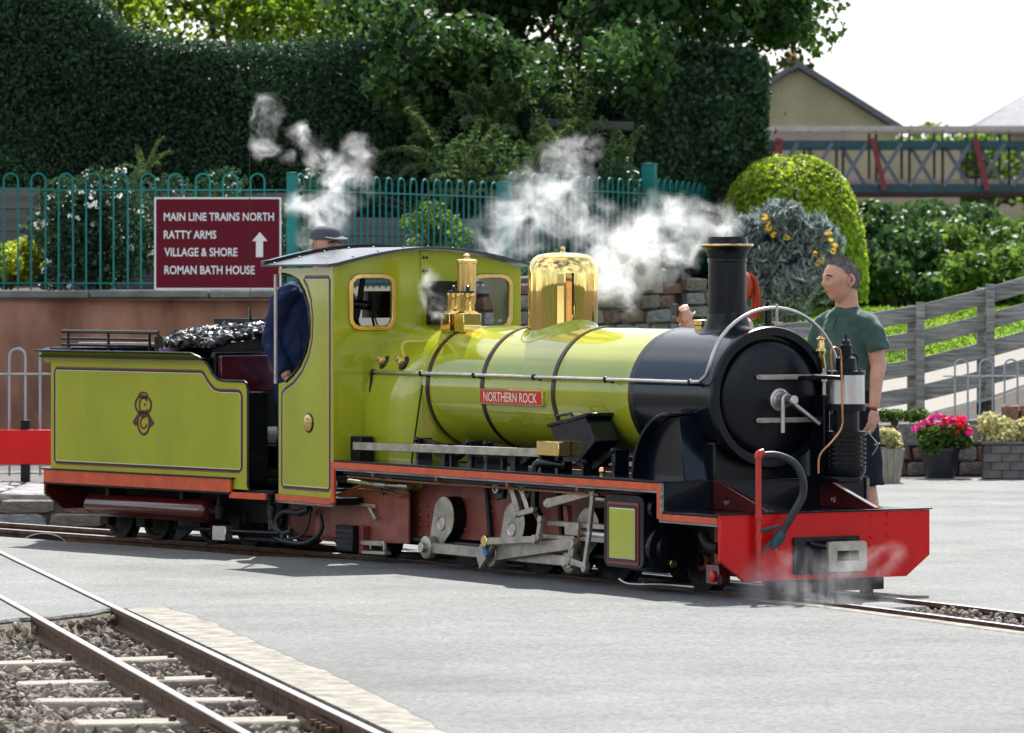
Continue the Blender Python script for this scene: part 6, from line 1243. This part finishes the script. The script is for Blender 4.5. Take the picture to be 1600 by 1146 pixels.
# ---- red-haired person photographing behind the chimney
def woman():
    loc=(X(1152,30.2),30.2,0); p=empty('person',loc,R(-78),'red-haired person in a lavender sleeveless top raising a phone behind the chimney','person'); m=MB(); hc=(0,-.03,1.605)
    m.rings(head_rings(.95,hc,0)); m.tube([(0,0,1.40),(0,-.01,1.47),(0,-.012,1.55)],[.055,.048,.048],14,3); m.rings([oval((0,.01,z),rx,ry) for z,rx,ry in ((.90,.16,.11),(1.0,.145,.105),(1.2,.15,.11),(1.33,.165,.10),(1.41,.13,.08),(1.44,.06,.05))])
    for s in (-1,1): m.tube([(s*.15,.01,1.375),(s*.195,-.01,1.33),(s*.20,-.12,1.15),(s*.165,-.20,1.20),(s*.09,-.33,1.40)],[.052,.048,.04,.036,.025],12,5); hand(m,(s*.088,-.335,1.41),(-s*.45,-.2,.85),(s*.8,-.3,.3),.92,.7,s)
    for s in (-1,1): m.tube([(s*.085,0,.90),(s*.09,0,.7),(s*.09,0,.48),(s*.09,.02,.28),(s*.09,.02,.07)],[.09,.075,.055,.05,.035],14,4); m.tube([(s*.09,.04,.04),(s*.095,-.16,.03)],[.038,.028],10)
    body_obj('body',m,p); face_parts(p,hc,.95,0,None)
    m=MB(); m.rings([oval((0,.01,z),rx,ry,28) for z,rx,ry in ((.90,.175,.125),(1.0,.158,.118),(1.2,.162,.122),(1.32,.168,.11),(1.385,.13,.09),(1.42,.09,.07))],cap=False); build('sleeveless_top',m,M['tank'],p,ang=80)
    m=MB(); m.rings([oval((0,.005,z),rx,ry,28) for z,rx,ry in ((.94,.175,.125),(.84,.175,.125))],cap=False)
    for s in (-1,1): m.rings([oval((s*.088,0,z),rx,ry,20) for z,rx,ry in ((.88,.095,.11),(.5,.075,.085),(.08,.06,.07))],cap=False)
    build('trousers',m,M['navy'],p,ang=80)
    m=MB(); m.ball((0,.0,1.63),.104,20,(.86,1.0,1.05)); hb=build('hair',m,M['hairred'],p); rq=random.Random(8); m=MB()
    for k in range(130): a=rq.uniform(0,2*PI); r_=.034*rq.random()**.5; dx,dz=r_*math.cos(a),r_*math.sin(a); l_=rq.uniform(.8,1.1); m.tube([(dx*.8,.05,1.70+dz*.3),(dx*1.4,.10+dz*.25,1.675+dz*.4),(dx*1.8,.122+dz*.5,1.61-.02*l_),(dx*1.9+rq.uniform(-.01,.01),.122+dz*.7,1.53-.03*l_),(dx*1.8,.112+dz*.8,1.47-.05*(l_-.8)*3)],[.004,.005,.005,.004,.0015],5,3)
    tag(build('ponytail',m,M['hairred'],hb),kind='stuff')
    m=MB(); m.box(-.08,.08,-.405,-.393,1.44,1.52); ph=build('phone',m,M['phone'],None,.004); ph.location=loc; ph.rotation_euler=(0,0,R(-78)); tag(ph,'black phone held up by the red-haired person','phone')
woman()
# ---- driver standing between cab and tender
def driver():
    q=L.w(5.36,.24,.372); p=empty('person',q,R(30),'engine driver in navy overalls and grey cap standing between cab and tender','person'); m=MB(); hc=(.09,-.10,1.50); yaw=R(12)
    m.rings(head_rings(1.0,hc,yaw)); m.tube([(.05,-.03,1.24),(.07,-.06,1.32),(.085,-.085,1.40)],[.065,.058,.058],14,3); m.rings([oval((x,y,z),rx,ry) for z,rx,ry,x,y in ((.72,.17,.125,0,0),(.85,.17,.125,0,0),(1.0,.18,.125,.02,0),(1.15,.185,.12,.04,-.01),(1.23,.15,.10,.05,-.02),(1.28,.07,.06,.055,-.03))])
    m.tube([(.21,-.02,1.215),(.27,-.03,1.16),(.29,-.05,.95),(.29,-.10,.90),(.20,-.32,.93)],[.062,.06,.05,.045,.03],12,5); m.tube([(-.12,-.02,1.215),(-.17,-.02,1.16),(-.21,.02,.93),(-.21,.0,.88),(-.20,-.14,.70)],[.062,.06,.05,.045,.03],12,5); hand(m,(.2,-.325,.935),(-.2,-1,.1),(.2,.1,1),1,.8,-1); hand(m,(-.2,-.145,.69),(0,-.5,-.8),(-1,0,0),1,.7,1)
    for s in (-1,1): m.tube([(s*.09,0,.74),(s*.095,.02,.55),(s*.10,-.01,.40),(s*.10,.02,.25),(s*.10,.02,.07)],[.098,.08,.06,.056,.04],14,4); m.tube([(s*.10,.04,.045),(s*.11,-.16,.035)],[.044,.034],10)
    body_obj('body',m,p); face_parts(p,hc,1.0,yaw,None)
    m=MB(); m.rings([oval((x,y,z),rx,ry,32) for z,rx,ry,x,y in ((.66,.20,.15,0,0),(.80,.20,.155,0,0),(.95,.20,.15,.01,0),(1.08,.205,.145,.03,0),(1.19,.175,.120,.045,-.01),(1.25,.13,.10,.05,-.02),(1.29,.085,.08,.058,-.035))])
    m.tube([(.17,-.02,1.215),(.265,-.03,1.165),(.29,-.05,.95),(.29,-.10,.90),(.215,-.29,.925)],[.075,.074,.066,.062,.045],16,5); m.tube([(-.08,-.02,1.215),(-.165,-.02,1.165),(-.215,.02,.93),(-.215,.0,.88),(-.205,-.12,.72)],[.075,.074,.066,.062,.045],16,5)
    for s in (-1,1): m.rings([oval((s*x,y,z),rx,ry,22) for z,x,y,rx,ry in ((.74,.09,0,.11,.135),(.55,.10,.02,.10,.115),(.40,.10,0,.085,.09),(.1,.10,.02,.075,.085))])
    cloth('overalls',m,'overall',p,.009,.03,.07)
    for s in (-1,1): m=MB(); m.rings([oval((s*.105,-.04,z),rx,ry,20) for z,rx,ry in ((0,.05,.15),(.04,.052,.152),(.08,.045,.11),(.11,.042,.06))]); build('boot',m,M['shoe'],p)
    m=MB(); c=Vector(hc); Rm=Matrix.Rotation(yaw,3,'Z'); m.rings([[c+Rm@Vector((rx*math.cos(2*PI*i/28),.008+ry*math.sin(2*PI*i/28),z)) for i in range(28)] for z,rx,ry in ((.045,.086,.108),(.07,.088,.110),(.095,.084,.106),(.115,.066,.085),(.126,.04,.05),(.13,.005,.006))],cap=False); cp=build('cap',m,M['capgrey'],p)
    m=MB(); m.rings([[c+Rm@Vector((w_*math.sin(a),-.085-l_*math.cos(a),.050-.014*math.cos(a)+dz)) for a in [R(-80+160*i/16) for i in range(17)]]+[c+Rm@Vector((w_*.9*math.sin(a),-.07-.02*math.cos(a),.056+dz)) for a in [R(80-160*i/16) for i in range(17)]] for dz,w_,l_ in ((0,.085,.075),(.008,.085,.075))]); build('cap_peak',m,M['capgrey'],cp)
driver()
# ================================================================ STEAM
def steam(label,pts,dens,pad=.1,nscale=3.2,seed=0,thr=.44,soft=.22,stretch=(1,1,1)):
    """pts: (px,py,D,radius); a soft chain of puffs broken up by turbulence, in one closed box"""
    C_=[(at(px,py,D),r_) for px,py,D,r_ in pts]; lo_=Vector([min(c[i]-r_ for c,r_ in C_)-pad for i in range(3)]); hi_=Vector([max(c[i]+r_ for c,r_ in C_)+pad for i in range(3)]); lo_.z=max(lo_.z,.012)
    mid=(lo_+hi_)/2; m=MB(); m.box(lo_.x-mid.x,hi_.x-mid.x,lo_.y-mid.y,hi_.y-mid.y,lo_.z-mid.z,hi_.z-mid.z); o=build('steam',m,None,None,0,False); o.location=mid; tag(o,label,'steam',kind='stuff')
    mt=bpy.data.materials.new('steam'); mt.use_nodes=True; n=mt.node_tree.nodes; l=mt.node_tree.links; n.remove(n['Principled BSDF'])
    tc=n.new('ShaderNodeTexCoord'); P=tc.outputs['Object']
    mp=n.new('ShaderNodeMapping'); mp.inputs['Location'].default_value=(seed*3.7,seed*1.3,0); mp.inputs['Scale'].default_value=stretch; l.new(P,mp.inputs[0])
    wz=n.new('ShaderNodeTexNoise'); wz.inputs['Scale'].default_value=nscale*.9; wz.inputs['Detail'].default_value=3; l.new(mp.outputs[0],wz.inputs['Vector'])
    sb_=n.new('ShaderNodeVectorMath'); sb_.operation='SUBTRACT'; l.new(wz.outputs['Color'],sb_.inputs[0]); sb_.inputs[1].default_value=(.5,.5,.5)
    def warp(k):
        s_=n.new('ShaderNodeVectorMath'); s_.operation='SCALE'; s_.inputs['Scale'].default_value=k; l.new(sb_.outputs[0],s_.inputs[0]); a_=n.new('ShaderNodeVectorMath'); a_.operation='ADD'; l.new(s_.outputs[0],a_.inputs[0]); return a_
    wp=warp(.32); l.new(P,wp.inputs[1]); wn=warp(.35); l.new(mp.outputs[0],wn.inputs[1])
    nz=n.new('ShaderNodeTexNoise'); nz.inputs['Scale'].default_value=nscale*1.7; nz.inputs['Detail'].default_value=7; nz.inputs['Roughness'].default_value=.62; l.new(wn.outputs[0],nz.inputs['Vector'])
    mr=n.new('ShaderNodeMapRange'); mr.interpolation_type='SMOOTHSTEP'; mr.inputs[1].default_value=thr; mr.inputs[2].default_value=thr+soft; l.new(nz.outputs[0],mr.inputs[0])
    last=None
    for c,r_ in C_:
        c=c-mid; d=n.new('ShaderNodeVectorMath'); d.operation='DISTANCE'; l.new(wp.outputs[0],d.inputs[0]); d.inputs[1].default_value=c
        q=n.new('ShaderNodeMapRange'); q.interpolation_type='SMOOTHSTEP'; q.inputs[1].default_value=r_; q.inputs[2].default_value=r_*.25; q.inputs[3].default_value=0; q.inputs[4].default_value=1; l.new(d.outputs['Value'],q.inputs[0])
        if last is None: last=q.outputs[0]
        else: x=n.new('ShaderNodeMath'); x.operation='MAXIMUM'; l.new(last,x.inputs[0]); l.new(q.outputs[0],x.inputs[1]); last=x.outputs[0]
    x=n.new('ShaderNodeMath'); x.operation='MULTIPLY'; l.new(last,x.inputs[0]); l.new(mr.outputs[0],x.inputs[1]); y=n.new('ShaderNodeMath'); y.operation='MULTIPLY'; l.new(x.outputs[0],y.inputs[0]); y.inputs[1].default_value=dens
    v=n.new('ShaderNodeVolumePrincipled'); v.inputs['Color'].default_value=(.98,.98,.98,1); v.inputs['Anisotropy'].default_value=.35; l.new(y.outputs[0],v.inputs['Density']); l.new(v.outputs[0],n['Material Output'].inputs['Volume'])
    o.data.materials.append(mt); return o
sc.cycles.volume_step_rate=.35; sc.cycles.volume_max_steps=256
steam('white steam drifting left from the chimney top behind the boiler',[(1139,364,26.3,.09),(1120,352,26.6,.15),(1090,345,26.9,.17),(1055,350,27.2,.22),(1010,365,27.6,.26),(975,395,28.,.25),(960,440,28.3,.2),(975,475,28.4,.12),(1040,400,27.6,.2),(1080,385,27.2,.14)],9,seed=1,nscale=4.3,thr=.43,soft=.28)
steam('tall billow of white steam rising behind the dome and cab front',[(785,400,29.4,.16),(795,360,29.4,.24),(830,320,29.5,.28),(870,300,29.5,.28),(880,260,29.5,.2),(915,232,29.5,.14),(905,340,29.4,.22),(930,385,29.3,.2),(830,365,29.4,.2)],7.5,seed=2,nscale=4.2,thr=.43,soft=.30)
steam('thin wisps of white steam rising above the driver',[(500,365,30.3,.14),(510,330,30.4,.2),(530,285,30.4,.2),(500,240,30.4,.14),(470,215,30.4,.12),(560,240,30.4,.13),(415,180,30.4,.13),(410,225,30.4,.1),(480,310,30.4,.14),(440,245,30.4,.08)],9,seed=3,nscale=4.2,thr=.42,soft=.30)
steam('low wisps of steam drifting under the buffer beam',[(1200,920,25.0,.22),(1250,935,24.9,.25),(1300,945,24.9,.26),(1350,950,24.9,.2),(1370,880,25.2,.13),(1330,890,25.,.13),(1220,890,25.,.12),(1390,955,24.8,.12)],3.2,seed=4,nscale=3.0,thr=.42)
steam('faint smoke curling in front of the cab front sheet',[(675,470,28.6,.12),(665,440,28.6,.10),(690,490,28.5,.10)],4,seed=5,nscale=5)
